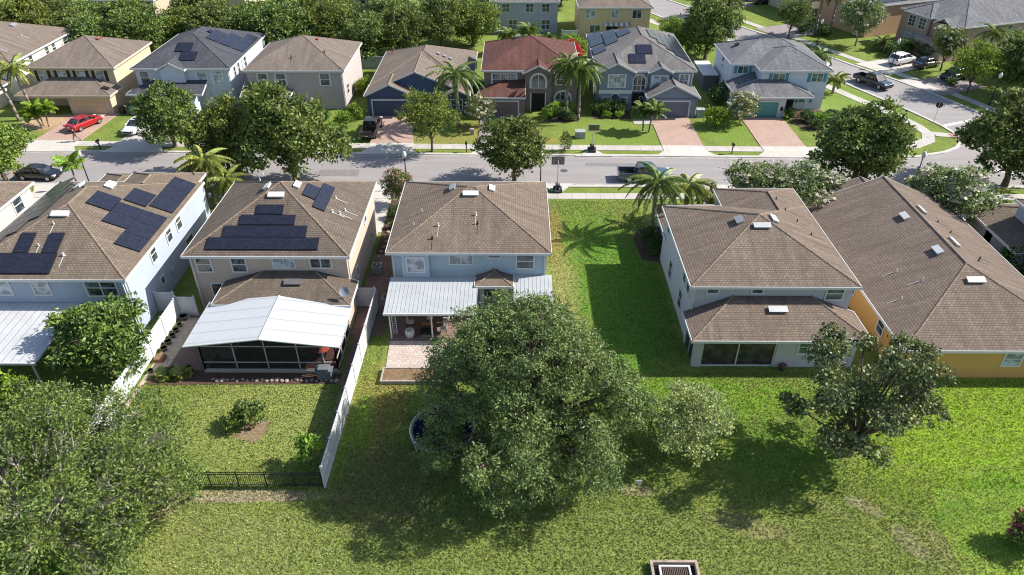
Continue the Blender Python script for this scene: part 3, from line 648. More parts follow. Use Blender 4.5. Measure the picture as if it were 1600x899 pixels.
f = H('orange one-storey house with one very large brown hip roof at the right', (27.4, 41.2, 39.0, 60.9), 2.8, .42, (.60, .33, .10), SH_BR4, ends='hghh')
f.walls(28.6, 39.4, 60.4, 62.4, 0, 2.6); f.roof(28.2, 38.0, 57, 62.6, 2.8, .42, 'wghh', -.02); f.roof(27.8, 33.5, 58, 64.4, 2.78, .42, 'wghh'); f.walls(28.2, 33.1, 60.5, 64, 0, 2.6)
f.window('S', 39.35, 35.0, 36.2, 1.2, 2.4, 1, 2, glass=CURT); f.window('W', 27.75, 42.6, 43.5, 1.2, 2.3, 1, 2)
f.panel('screen', 'S', 39.35, 37.4, 40.6, .1, 2.45, DARK, .03)
f.window('W', 27.75, 48, 49, 1.2, 2.3); f.vent(0, 'W', 7.0, 6.4, .95, .45, WHITE); f.vent(0, 'W', 12.6, 6.5, .95, .45, WHITE); f.vent(0, 'S', 7.0, 5.9, 1.25, .42, WHITE); f.vent(0, 'E', 15.9, 6.6, 1.3, .35, METAL); f.vent(0, 'E', 10.6, 6.4, 1.3, .35, METAL)
for u, v in ((15.4, 4.1), (16.7, 2.0), (13.5, 3.0)): f.pipe(0, 'W', u, v)
for u, v in ((14.4, 5.7), (13, 5.2), (9.3, 4.6), (8.6, 5.2)): f.pipe(0, 'E', u, v, .05, .2, BLACK)
f.done(CAP_T)

g = H('blue-grey house cut by the right edge beside the orange house', (44.6, 58, 38, 57.2), 5.3, .42, (.36, .40, .48), SH_BR)
g.walls(43.1, 50, 56, 60.2, 0, 2.65); g.walls(43.1, 45.2, 52.5, 57, 0, 2.65); g.roof(42.7, 50.4, 52.0, 61.0, 2.8, .42, 'hhhh')
g.window('W', 44.95, 49.5, 50.6, 1.0, 2.4, 1, 2); g.window('W', 44.95, 44, 45, 3.7, 5.0, 1, 2); g.done(CAP_T)

# --- far row (fronts towards us)
TAN = (.55, .44, .30)
h = H('cream house with a tan roof at the far left beyond the street', (-81, -67.7, 95.5, 112.8), 5.3, .42, (.66, .64, .55), SH_TAN)
h.walls(-80.6, -69.6, 91, 96, 0, 2.6); h.lean(-81, -68.9, 90.6, 95.9, 2.8, .38, True, True)
for y in (98, 100, 104.2, 106, 109.2): h.window('E', -68.05, y, y + .8, 3.8, 4.9)
h.spouts = [('E', -68.05, 96, 5.1)]; h.vent(0, 'E', 11, 5.5, 1, .5); h.pipe(0, 'E', 3, 3); h.pipe(0, 'E', 9, 3.4); h.done()

i_ = H('tan two-storey house with four pairs of black shutters and a cream garage', (-65.0, -53.1, 93.9, 105.9), 5.3, .42, TAN, SH_TAN, trim=CREAM, fascia=CREAM)
i_.walls(-58.9, -53.3, 91.1, 94.3, 0, 2.5); i_.lean(-65.4, -52.9, 90.6, 94.28, 2.65, .36, True, True)
i_.walls(-65.0, -64.4, 91.1, 91.6, 0, 2.5); i_.walls(-61.9, -61.5, 91.1, 91.5, 0, 2.5); i_.walls(-64.9, -58.9, 91.12, 91.3, 2.1, 2.5)
i_.garage_door(91.1, -58.2, -53.9, 2.05, mat('cream_garage_door', (.58, .44, .27), .6), trim=CREAM)
for x in (-63.5, -60.9, -58.4, -55.9): i_.window('S', 94.25, x, x + 1.0, 3.45, 4.75, 1, 2, shutters=BLACK, glass=CURT)
i_.vent(0, 'E', 6.6, 4.9, .9, .35, mat('rust_vent', (.2, .07, .05))); i_.vent(1, 'E', 1.6, 1.2, .6, .7, BLACK); i_.done()

j = H('white-blue two-storey house with charcoal roof and five solar panels', (-50.75, -37.6, 93.5, 110.2), 5.3, .42, (.50, .55, .62), SH_SLATE)
j.roof(-47.2, -43.4, 92.9, 97, 5.3, .5, 'gwhh', .006); j.walls(-46.85, -43.75, 93.3, 94, 0, 5.1)
j.walls(-49, -42.4, 91.4, 94, 0, 2.5); j.lean(-51, -41, 91.0, 93.8, 2.7, .36, True, False)
j.garage_door(91.4, -48.3, -43.2, 2.1, mat('white_garage_door', (.7, .7, .68), .6))
for x, g_ in ((-49.8, GLASS), (-42.2, CURT), (-40.1, CURT)): j.window('S', 93.85, x, x + 1.1, 3.2, 4.8, 1, 2, glass=g_, wide=.12)
for y in (95.5, 97.2, 100): j.window('E', -37.95, y, y + .7, 3.5, 4.9, 1, 2)
j.spouts = [('S', 93.85, -38.1, 5.1), ('E', -37.95, 99, 5.1)]; j.solar(0, 'S', [(5.1, 7.2, 3.35, 5.1), (6.1, 8.2, 1.6, 3.3)]); j.solar(0, 'E', [(6.7, 10.6, 3.85, 5.5), (6.7, 11.6, 2.05, 3.7), (6.7, 13.8, .35, 1.9)])
j.vent(0, 'E', 9.3, 5.8, .8, .4, BLACK); j.done()

k = H('mauve-grey two-storey house with a tan pyramid roof behind the street oaks', (-35.7, -22.4, 92.7, 105.8), 5.3, .42, (.42, .365, .345), SH_TAN)
k.walls(-35.2, -29.8, 90.4, 93.1, 0, 2.5); k.lean(-35.7, -29.4, 90.0, 93.0, 2.7, .36, False, True); k.garage_door(90.4, -34.6, -30.4, 2.1, mat('white_garage_door', (.7, .7, .68), .6))
for x in (-33.9, -31.5, -25.7): k.window('S', 93.05, x, x + 1.15, 3.3, 4.8, 1, 2, wide=.1)
k.spouts = [('S', 93.05, -22.9, 5.1)]; k.window('E', -22.75, 94.6, 95.6, 1.5, 2.8); k.vent(0, 'E', 7.3, 5.2, .8, .3, mat('rust_vent', (.2, .07, .05))); k.pipe(0, 'E', 3.5, 3.4, .09, .3, BLACK); k.pipe(0, 'S', 6, 2.5, .07, .3, BLACK); k.done()

l = H('navy blue one-storey house with a gabled garage and tan roof', (-19.6, -5.8, 93.2, 109.6), 2.9, .42, (.065, .10, .18), SH_TAN)
l.roof(-19.62, -6.5, 91.6, 100, 2.9, .415, 'gwhh', -.03); l.walls(-19.3, -6.9, 91.95, 94, 0, 2.7)
l.roof(-19.7, -13.0, 90.2, 94.5, 2.85, .46, 'gwhh'); l.walls(-19.35, -13.35, 90.55, 93, 0, 2.7)
l.garage_door(90.55, -18.7, -14.1, 2.1, mat('navy_garage_door', (.055, .075, .13), .6), trim=MC['stucco_navy'] if 'stucco_navy' in MC else None)
l.roof(-9.4, -5.9, 90.3, 94.5, 2.85, .5, 'gwhh'); l.walls(-9.1, -6.2, 90.65, 93, 0, 2.7)
l.window('S', 91.95, -12.4, -11.0, .6, 2.0, 2, 2, arch=True); l.window('S', 90.65, -8.4, -7.0, .8, 2.2, 2, 2)
for v in (3.2, 4.1, 5.0): l.on_roof(0, 'E', lambda b_, v=v: b_.box(7.5, 8.0, v + .3, v + .7, .0, .2), 'roof_vent', mat('blue_grey_vent', (.2, .22, .3)))
l.pipe(0, 'W', 2.5, 1.5, .1, .3, mat('rust_vent', (.2, .07, .05))); l.done(CAP_T)

m_ = H('brown two-storey house with a red shingle roof and arched entry', (-4.5, 8.5, 92.9, 106.0), 5.3, .42, (.20, .16, .135), SH_RED)
m_.roof(.95, 5.05, 92.2, 97, 5.2, .5, 'gwhh', .006); m_.walls(1.25, 4.75, 92.55, 94, 0, 5.0)
m_.walls(-4.4, 1.2, 90.2, 93.3, 0, 2.6); m_.lean(-4.9, 1.25, 89.8, 93.3, 2.8, .36, True, False)
m_.garage_door(90.2, -4.0, .3, 2.1, mat('brown_garage_door', (.17, .13, .12), .6))
m_.window('S', 93.25, -3.0, .0, 3.35, 4.75, 3, 2, grid=True, wide=.12); m_.window('S', 92.55, 2.1, 3.9, 3.2, 4.0, 2, 1, arch=True, grid=True, wide=.15)
m_.panel('doorway', 'S', 92.55, 2.1, 3.9, 0, 2.4, DARK, .02); m_.panel('door_trim', 'S', 92.55, 1.95, 2.1, 0, 2.5, WHITE, .05); m_.panel('door_trim', 'S', 92.55, 3.9, 4.05, 0, 2.5, WHITE, .05)
m_.window('S', 93.25, 5.3, 7.3, .7, 1.4, 3, 1, arch=True, grid=True, wide=.12); m_.window('S', 93.25, 5.4, 7.2, 3.4, 4.7, 2, 2, wide=.1)
m_.vent(0, 'W', 4.5, 5.2, .7, .5); m_.done()

n = H('blue-grey house with solar panels on both roof sides and an arched entry', (10.6, 23.7, 92.9, 110.6), 5.3, .42, (.20, .235, .30), SH_GREY)
n.roof(10.75, 15.7, 92.3, 97, 5.25, .5, 'gwhh', .006); n.walls(11.05, 15.35, 92.7, 94, 0, 5.1)
n.roof(17.3, 20.5, 92.3, 96, 5.25, .5, 'gwhh', .006); n.walls(17.6, 20.2, 92.7, 94, 0, 5.1)
n.roof(17.0, 23.9, 89.9, 94.2, 2.75, .5, 'gwhh'); n.walls(17.35, 23.55, 90.25, 93.3, 0, 2.6)
n.garage_door(90.25, 18.0, 22.6, 2.1, mat('blue_grey_garage_door', (.15, .16, .2), .6))
n.window('S', 92.7, 12.3, 14.3, 3.25, 4.85, 2, 1, glass=CURT, wide=.1); n.panel('trim_band', 'S', 92.7, 11.0, 15.4, 2.35, 2.8, WHITE, .06)
n.window('S', 92.7, 11.7, 12.4, .7, 1.8, 1, 2, grid=True); n.window('S', 92.7, 12.75, 13.75, .7, 1.8, 1, 2, arch=True, grid=True); n.window('S', 92.7, 14.1, 14.8, .7, 1.8, 1, 2, grid=True)
n.window('S', 93.25, 15.6, 17.1, 2.6, 3.9, 3, 2, arch=True, wide=.08); n.panel('front_door', 'S', 93.25, 15.6, 17.1, 0, 2.3, DARK, .04)
wr = MB(); wr.M = n.side_matrix('S', 93.25); nn_ = 12
for q in range(nn_):
    t0, t1 = 2 * math.pi * q / nn_, 2 * math.pi * (q + 1) / nn_; wr.tube((16.75 + .22 * math.cos(t0), 1.6 + .22 * math.sin(t0), .08), (16.75 + .22 * math.cos(t1), 1.6 + .22 * math.sin(t1), .08), .05, .05, 6)
wr.build('door_wreath', mat('wreath', (.5, .5, .45)), n.root)
n.window('S', 92.7, 18.0, 19.8, 3.2, 4.7, 2, 2, glass=CURT, wide=.1); n.window('S', 93.25, 21.7, 22.7, 3.1, 4.7, 2, 2, grid=True, wide=.15)
n.panel('trim_band', 'S', 93.25, 20.3, 23.3, 2.5, 2.85, WHITE, .05)
n.spouts = [('S', 93.25, 23.2, 5.1), ('S', 93.25, 17.4, 5.1)]; n.solar(0, 'S', [(5.5, 7.6, 3.3, 5.1), (4.4, 6.55, 1.45, 3.25)])
n.solar(0, 'W', [(1.8, 4.8, .1, 2.0), (4.85, 7.7, .1, 2.0), (3.4, 6.4, 2.15, 3.95), (6.45, 9.4, 2.15, 3.95), (5.2, 8.1, 4.1, 5.9), (8.5, 11.3, .2, 2.0)])
n.solar(0, 'E', [(x0, x0 + 1.95, v, v + 1.05) for v, a0, k_ in ((.3, 3.2, 6), (1.4, 3.4, 5), (2.5, 4.8, 4), (3.6, 6.4, 3), (4.6, 7.9, 2)) for x0 in [a0 + 2.0 * i for i in range(k_)]])
n.done()

o_ = H('white two-storey house with teal shutters and a teal garage door', (28.8, 41.5, 95.8, 105.6), 5.3, .42, (.55, .58, .63), SH_LG, fascia=WHITE)
o_.roof(32.0, 41.5, 93.0, 102, 5.3, .42, 'hhhh', .006); o_.walls(32.35, 41.15, 93.35, 97, 0, 5.1)
o_.lean(28.5, 38.6, 90.0, 93.4, 2.8, .38, True, True); o_.walls(28.9, 35.2, 90.4, 96.2, 0, 2.6); o_.lean(28.5, 32.6, 92.8, 96.2, 2.85, .4, True, False)
o_.walls(37.6, 37.95, 90.4, 90.7, 0, 2.6)
o_.garage_door(90.4, 29.5, 34.3, 2.05, mat('teal_garage_door', (.07, .27, .26), .55))
TEAL = mat('teal_paint', (.06, .27, .29), .6)
o_.window('S', 96.15, 30.0, 31.3, 4.0, 4.9, 2, 1, glass=GLASSG, shutters=TEAL); o_.window('S', 93.35, 33.9, 35.4, 3.8, 4.8, 2, 1, glass=GLASSG, shutters=TEAL); o_.window('S', 93.35, 39.0, 40.4, 3.8, 4.8, 2, 1, glass=GLASSG, shutters=TEAL)
o_.window('S', 93.35, 38.0, 39.2, 1.0, 2.2, 1, 2, glass=GLASSG, shutters=TEAL); o_.window('W', 29.15, 100.5, 101.2, 3.4, 4.8, 1, 2); o_.window('W', 29.15, 98.5, 99.2, .9, 2.2, 1, 2)
o_.panel('front_door', 'S', 93.35, 36.2, 37.3, 0, 2.2, DARK, .05); o_.panel('meter_box', 'S', 90.4, 34.65, 34.95, .9, 1.4, BLACK, .1)
o_.vent(0, 'W', 4, 2.3, .7, .5, BLACK); o_.done()

# --- houses further back
p = H('grey two-storey house seen from behind at the top centre', (-4.6, 7.7, 130.4, 143), 5.3, .42, (.36, .38, .42), SH_GREY)
for x in (-2.4, 1.8, 4.6): p.window('S', 130.75, x, x + 1.3, 3.6, 4.9, 2, 2)
for x in (-1.2, 4.6): p.window('S', 130.75, x, x + 1.4, .7, 2.2, 2, 2)
p.done()
q = H('yellow two-storey house with a striped awning at the back', (10.6, 23.3, 126.6, 139), 5.3, .42, (.58, .44, .25), SH_TAN)
for x in (12.0, 16.4, 19.9): q.window('S', 126.95, x, x + 1.5 - (.5 if x == 16.4 else 0), 3.5, 4.8, 2, 1, glass=CURT if x < 19 else GLASS)
q.window('S', 126.95, 12.8, 14.5, .8, 2.3, 2, 1); q.window('S', 126.95, 21.6, 22.2, .9, 1.6, 1, 1)
q.panel('patio_opening', 'S', 126.95, 15.6, 19.4, 0, 2.3, DARK, .02); q.panel('patio_wall', 'S', 126.95, 17.6, 19.4, 0, 2.2, mat('orange_wall', (.5, .22, .06)), .03)
aw = MB(); aw.M = q.side_matrix('S', 126.95)
for i in range(10): aw.face([(15.2 + i * .45, 2.35, .9), (15.2 + (i + 1) * .45, 2.35, .9), (15.2 + (i + 1) * .45, 2.75, .02), (15.2 + i * .45, 2.75, .02)], i % 2)
aw.build('awning', [WHITE, mat('awning_stripe', (.25, .22, .2))], q.root); q.done()
r1 = H('beige house cut by the top edge at the left behind the trees', (-76, -63.5, 131.2, 143), 5.3, .42, (.42, .36, .26), SH_TAN)
for x in (-72.6, -69.8): r1.window('S', 131.55, x, x + 1.2, 3.3, 4.9, 1, 2)
r1.done()
r2 = H('house with a reddish brown roof behind the tree line at the left', (-62.5, -50, 139, 151), 5.3, .42, (.5, .45, .35), shingle('reddish_shingles', (.25, .15, .12), (.32, .2, .16)))
r2.window('S', 139.35, -58, -57, 3.4, 4.7); r2.done()
r3 = H('yellowish house peeking over the tree line at the top', (-36, -24.5, 134, 146), 5.3, .42, (.52, .44, .27), SH_TAN)
r3.window('S', 134.35, -28, -27, 3.4, 4.7); r3.done()

def rotH(label, ox, oy, ang, w, dpt, wcol, rm, ends='hhhh', **k):
    h_ = House(label, 0, 0, wcol, rm, **k); h_.root.location = (ox, oy, 0); h_.root.rotation_euler = (0, 0, R(ang))
    h_.walls(.35, w - .35, .35, dpt - .35, 0, 5.15); h_.roof(0, w, 0, dpt, 5.3, .42, ends); return h_
s_ = rotH('taupe two-storey house with a grey corner bay and dark roof, top right', 69.6, 114.2, 19, 22, 13.5, (.42, .30, .24), SH_LG)
s_.walls(-.3, 3, 6.5, 11.5, 0, 5.1); s_.roof(-.7, 6, 6.2, 12.0, 5.3, .5, 'hhhw', .006)
s_.walls(-.9, 1, 1.6, 4.6, 2.6, 5.0); s_.roof(-1.3, 4, 1.3, 4.9, 5.1, .55, 'hhgw', .006)
s_.walls(-3.0, 1, .4, 6.2, 0, 2.5)
for y in (7.2, 9.4): s_.window('W', -.3, y, y + 1.3, 3.2, 4.8, 2, 3, wide=.08)
for y in (7.2, 9.4): s_.window('W', -.3, y, y + 1.3, .5, 2.0, 2, 2)
s_.window('W', -.9, 2.5, 3.6, 3.1, 4.5, 1, 2, wide=.08); s_.window('S', .35, 9.4, 10.3, 4.2, 4.8, 1, 1); s_.window('S', .35, 16, 17.2, 3.7, 4.8, 1, 1)
s_.panel('stone_facing', 'W', -.3, 6.55, 11.45, 0, 2.4, mat('grey_facing', (.3, .32, .36), .9, .3, 4), .03); s_.done()
t_ = rotH('peach two-storey house with solar panels beside the side street', 60.6, 127.5, 21, 20, 13, (.52, .32, .2), SH_LG)
t_.solar(0, 'S', [(1.6, 4.9, .6, 2.4), (4.95, 8.3, .6, 2.4)]); t_.window('W', .35, 4, 5.2, 3.5, 4.8); t_.done()
u_ = rotH('beige house with a two-door garage on the side street', 55.2, 139.8, 21, 20, 13, (.45, .41, .28), SH_BR)
u_.garage_door(.35, -11.5, -7.0, 2.2, mat('beige_garage_door', (.5, .46, .33), .6), side='W'); u_.garage_door(.35, -6.2, -3.4, 2.2, MC['beige_garage_door'], side='W'); u_.done()
v_ = rotH('dark blue house at the top edge on the side street', 47.6, 153.5, 21, 18, 12, (.09, .12, .18), SH_SLATE)
v_.garage_door(.35, -6.5, -2.0, 2.2, mat('white_garage_door', (.7, .7, .68), .6), side='W'); v_.done()
w_ = rotH('grey house with its garage behind the trees at the right edge', 84, 84, 12, 20, 14, (.4, .37, .34), SH_GREY); w_.window('W', .35, 4, 5.4, 3.4, 4.8, 2, 2); w_.done()

# ---------------------------------------------------------------- patio covers and the screened lanai
def flatcover(label, x0, x1, y0, y1, zf, zb, m, posts, t=.12):
    r = root('patio_cover', label, 'patio cover', ((x0 + x1) / 2, (y0 + y1) / 2, 0)); ox, oy = r.location.x, r.location.y
    b_ = MB(); P = [(x0, y0, zf), (x1, y0, zf), (x1, y1, zb), (x0, y1, zb)]; P = [(x - ox, y - oy, z) for x, y, z in P]
    Q = [(x, y, z - t) for x, y, z in P]; b_.face(P); b_.face(Q[::-1])
    for i in range(4): j_ = (i + 1) % 4; b_.face([Q[i], Q[j_], P[j_], P[i]])
    b_.build('cover_roof', m, r)
    g_ = MB(); g_.box(x0 - ox - .03, x1 - ox + .03, y0 - oy - .08, y0 - oy, zf - .16, zf + .02); g_.build('gutter', WHITE, r)
    for x in posts: q_ = MB(); q_.box(x - .05 - ox, x + .05 - ox, y0 + .1 - oy, y0 + .2 - oy, 0, zf - .12); q_.build('post', WHITE, r)
    return r
RIB = ribmat('ribbed_metal', (.43, .445, .46), .32, 0, .3); INS = ribmat('insulated_panels', (.46, .48, .50), 1.22, 0, .12); OLDRIB = ribmat('dirty_white_panels', (.52, .52, .53), .6, 0, .35)
flatcover('ribbed metal patio cover behind the light blue house, left of its bay window', -10.0, -2.95, 43.5, 47.72, 2.55, 3.05, RIB, (-9.6, -6.4, -3.2))
flatcover('short ribbed metal cover right of the bay window of the light blue house', -.1, 2.95, 43.6, 48.1, 2.55, 3.05, RIB, (.1, 2.8))
flatcover('dirty white flat patio roof at the left edge behind the blue-grey house', -42.6, -33.2, 37.6, 44.2, 2.6, 2.95, OLDRIB, (-41, -37.5, -33.6))
la = root('screened_lanai', 'screened lanai with a white insulated gable roof behind the tan house', 'lanai', (-18, 42, 0))
def LX(x, y, z): return (x + 18, y - 42, z)
b_ = MB()
F0, F1, FR, B0, B1, BR = (-23.7, 39.4, 2.6), (-12.5, 39.4, 2.6), (-18.1, 39.4, 3.3), (-23.7, 44.9, 2.6), (-12.5, 44.15, 2.6), (-18.1, 44.75, 3.3)
for fc in ((F0, FR, BR, B0), (FR, F1, B1, BR)):
    P = [LX(*p_) for p_ in fc]; Q = [(x, y, z - .1) for x, y, z in P]; b_.face(P); b_.face(Q[::-1])
    for i in range(4): b_.face([Q[i], Q[(i + 1) % 4], P[(i + 1) % 4], P[i]])
lr = b_.build('lanai_roof', INS, la)
b_ = MB(); b_.tube(LX(-18.1, 39.35, 3.3), LX(-18.1, 44.75, 3.3), .07, .07, 6)
b_.tube(LX(*F0), LX(*FR), .05, .05, 6); b_.tube(LX(*FR), LX(*F1), .05, .05, 6); b_.build('roof_edge', WHITE, lr)
FRM = mat('grey_alu_frame', (.38, .37, .35), .5)
b_ = MB()
fx = [-22.7, -20.3, -18.0, -15.7, -13.9, -12.95]
for x in fx:
    zt = 2.5 + (.68 * (1 - abs(x + 18.1) / 5.6)); b_.box(x + 18 - .04, x + 18 + .04, -2.34, -2.26, .25 if x != fx[-1] else 0, zt)
for z in (.28, .95, 2.42): b_.box(-22.7 + 18, -12.95 + 18, -2.34, -2.27, z - .035, z + .035)
for xx in (-22.7, -12.95):
    for y in (-2.3, -.8, .7, 2.2): b_.box(xx + 18 - .04, xx + 18 + .04, y - .04, y + .04, 0, 2.5)
    for z in (.28, 1.2, 2.42): b_.box(xx + 18 - .03, xx + 18 + .03, -2.3, 2.3, z - .03, z + .03)
b_.build('screen_frame', FRM, la)
b_ = MB(); b_.box(-22.75 + 18, -12.9 + 18, -2.42, -2.22, 0, .25); b_.build('knee_wall', mat('knee_wall', (.42, .37, .29), .9), la)
m, ns, ls, bs = newmat('mesh_screen'); tr_ = ns.new('ShaderNodeBsdfTransparent'); mx_ = ns.new('ShaderNodeMixShader'); mx_.inputs[0].default_value = .55
bs.inputs['Base Color'].default_value = (.03, .03, .03, 1); bs.inputs['Roughness'].default_value = .9
tr_.inputs[0].default_value = (.8, .8, .8, 1)
ls.new(tr_.outputs[0], mx_.inputs[1]); ls.new(bs.outputs[0], mx_.inputs[2]); ls.new(mx_.outputs[0], ns['Material Output'].inputs[0]); SCREEN = m
b_ = MB(); b_.face([LX(-22.7, 39.7, .25), LX(-13.9, 39.7, .25), LX(-13.9, 39.7, 2.5), LX(-18.1, 39.7, 3.1), LX(-22.7, 39.7, 2.5)]); b_.build('screen', SCREEN, la)
b_ = MB(); b_.face([LX(-22.7, 44.2, .1), LX(-22.7, 39.7, .1), LX(-22.7, 39.7, 2.5), LX(-22.7, 44.2, 2.5)]); b_.build('side_screen', SCREEN, la)
sheet('lanai_floor', [(-22.6, 39.8), (-13, 39.8), (-13, 44.5), (-22.6, 44.5)], .05, mat('dark_red_floor', (.05, .022, .018), .7), thick=.05)
sheet('patio', [(-26.5, 39.8), (-23, 39.8), (-23, 44.8), (-26.2, 47.4), (-26.9, 47.4)], .03, BROWNPAVE, thick=.03)
sheet('path', [(-26.8, 39.2), (-25.7, 39.2), (-25.5, 45), (-24.6, 45), (-24.6, 46.2), (-26.5, 46.2)], .045, paving('sand_pavers', (.46, .36, .26), (.56, .46, .35), (.3, .24, .18), .5, .5, .03, .4))
sheet('mulch_bed', [(-26.9, 38.2), (-12.9, 38.4), (-12.6, 39.5), (-26, 39.8)], .03, MULCH)
sheet('mulch_bed', [(-27.1, 36), (-26.8, 36), (-26.4, 47), (-26.8, 47)], .034, SAND)
sheet('side_path', [(-12.6, 38.2), (-11.6, 38.2), (-11.6, 47.6), (-12.6, 47.6)], .035, BROWNPAVE)

def table(label, x, y, rad, z, m, name='patio_table'):
    r = root(name, label, 'table', (x, y, .06)); b_ = MB(); b_.lathe([(rad, z - .04), (rad, z)], 20); b_.build('tabletop', m, r)
    b_ = MB(); b_.tube((0, 0, 0), (0, 0, z - .04), .05, .05, 8); b_.lathe([(.25, 0), (.22, .03)], 12); b_.build('base', BLACK, r)
def chair(label, x, y, rz, m, group, z=.06):
    r = root('patio_chair', label, 'chair', (x, y, z), R(rz), group)
    b_ = MB(); b_.box(-.25, .25, -.25, .25, .4, .45); b_.build('seat', m, r); b_ = MB(); b_.box(-.25, .25, .22, .26, .45, .95); b_.build('backrest', m, r)
    for sx in (-.22, .22):
        for sy in (-.22, .22): b_ = MB(); b_.tube((sx, sy, 0), (sx, sy, .4), .02, .02, 6); b_.build('leg', BLACK, r)
table('round red table inside the lanai near its right end', -14.6, 41.6, .7, .72, mat('red_table', (.3, .06, .035), .5))
chair('dark chair at the red table inside the lanai, on its left', -15.7, 41.4, 90, mat('red_table', (.3, .06, .035)), 'lanai chairs'); chair('dark chair at the red table inside the lanai, behind it', -14.5, 42.7, 0, BLACK, 'lanai chairs')
r = root('sofa', 'pale outdoor sofa inside the lanai at its left end', 'sofa', (-21.6, 42, .05), R(90))
b_ = MB(); b_.box(-1, 1, -.4, .4, .1, .42); b_.build('seat', FRM, r); b_ = MB(); b_.box(-1, 1, .25, .42, .42, .85); b_.build('backrest', FRM, r)
# patio of the light blue house
sheet('patio', [(-9.55, 40.0), (-1.5, 40.0), (-1.5, 43.3), (-9.7, 43.3)], .04, PATIO, thick=.04)
sheet('patio', [(-9.7, 43.3), (-.6, 43.3), (-.6, 46.85), (2.5, 46.85), (2.5, 48.1), (-9.8, 48.1)], .036, BROWNPAVE, thick=.03)
def rbed(label, x0, x1, y0, y1, h, name='raised_bed'):
    r = root(name, label, 'raised bed', ((x0 + x1) / 2, (y0 + y1) / 2, 0)); w, d_ = (x1 - x0) / 2, (y1 - y0) / 2
    b_ = MB(); t = .12; b_.box(-w, w, -d_, -d_ + t, 0, h); b_.box(-w, w, d_ - t, d_, 0, h); b_.box(-w, -w + t, -d_ + t, d_ - t, 0, h); b_.box(w - t, w, -d_ + t, d_ - t, 0, h); b_.build('edging', mat('stone_edging', (.36, .31, .27), .9, .3, 5), r)
    b_ = MB(); b_.box(-w + t, w - t, -d_ + t, d_ - t, 0, h - .06); b_.build('soil', SOIL, r)
rbed('low stone-edged bed in front of the light blue house patio', -9.7, -5.0, 38.4, 39.95, .3)
STOOL = mat('white_ceramic', (.62, .6, .56), .4)
for (x, y, lb) in ((-8.2, 43.9, 'white drum planter at the front edge of the patio, beside the fire pit'), ):
    r = root('drum_planter', lb, 'planter', (x, y, .04)); b_ = MB(); b_.lathe([(.28, 0), (.36, .3), (.34, .62), (.28, .66), (.27, .55)], 18); b_.build('pot', STOOL, r)
    b_ = MB()
    for i in range(9): t = 2 * math.pi * i / 9; b_.box(.35 * math.cos(t) - .02, .35 * math.cos(t) + .02, .35 * math.sin(t) - .02, .35 * math.sin(t) + .02, .05, .6)
    b_.build('band', mat('grey_band', (.3, .28, .26)), r)
r = root('fire_pit', 'square black fire pit table on the patio of the light blue house', 'fire pit', (-6.9, 44.1, .04)); b_ = MB(); b_.box(-.5, .5, -.4, .4, .3, .42); b_.build('tabletop', BLACK, r); b_ = MB(); b_.box(-.42, .42, -.33, .33, 0, .3); b_.build('base', mat('fire_pit_base', (.2, .17, .15)), r)
PINK = mat('cushion_white', (.66, .62, .58), .8)
for x, y, rz, lb in ((-5.6, 44.4, -90, 'white round-backed patio chair right of the fire pit'), (-5.5, 45.5, -90, 'white patio chair under the metal cover, behind another one'), (-8.3, 45.2, 90, 'white patio chair left of the fire pit under the cover'), (-6.8, 45.8, 0, 'patio chair facing out under the cover beside the wooden bench')):
    chair(lb, x, y, rz, PINK, 'patio chairs of the light blue house')
r = root('bench', 'small orange wooden bench under the metal cover', 'bench', (-6.9, 45.0, .04)); b_ = MB(); b_.box(-.45, .45, -.15, .15, .38, .43); b_.build('seat', mat('orange_wood', (.4, .2, .07)), r)
for sx in (-.4, .4): b_ = MB(); b_.box(sx - .03, sx + .03, -.13, .13, 0, .38); b_.build('leg', MC['orange_wood'], r)
r = root('trellis_post', 'white lattice post wrapped in vines at the left end of the metal cover', 'trellis', (-9.4, 44.2, 0)); b_ = MB()
for dx in (-.15, .15): b_.box(dx - .02, dx + .02, -.02, .02, 0, 2.4)
for i in range(10): b_.box(-.15, .15, -.012, .012, .15 + i * .23, .18 + i * .23)
b_.build('lattice', WHITE, r)
r = root('trampoline', 'round black trampoline with white rim and side safety poles under the big oak', 'trampoline', (-4.7, 33.3, 0))
b_ = MB(); b_.lathe([(1.95, .82), (1.96, .83)], 40); b_.build('mat', mat('trampoline_mat', (.008, .010, .028), .95, .1, 2, 0, 0, 30, .1), r)
b_ = MB()
for i in range(40):
    t0, t1 = 2 * math.pi * i / 40, 2 * math.pi * (i + 1) / 40
    b_.tube((2.12 * math.cos(t0), 2.12 * math.sin(t0), .85), (2.12 * math.cos(t1), 2.12 * math.sin(t1), .85), .06, .06, 6)
    for k_ in (0, .5): tt = t0 + k_ * (t1 - t0); b_.tube((1.94 * math.cos(tt), 1.94 * math.sin(tt), .83), (2.1 * math.cos(tt), 2.1 * math.sin(tt), .86), .015, .015, 4)
b_.build('rim', METAL, r)
for i in range(4):
    t = math.pi / 2 * i + .4; b_ = MB(); a1 = (2.12 * math.cos(t - .35), 2.12 * math.sin(t - .35)); a2 = (2.12 * math.cos(t + .35), 2.12 * math.sin(t + .35))
    b_.path([(a1[0], a1[1], .85), (a1[0], a1[1], .06), (a2[0], a2[1], .06), (a2[0], a2[1], .85)], [.03] * 4, 6); b_.build('leg', METAL, r)

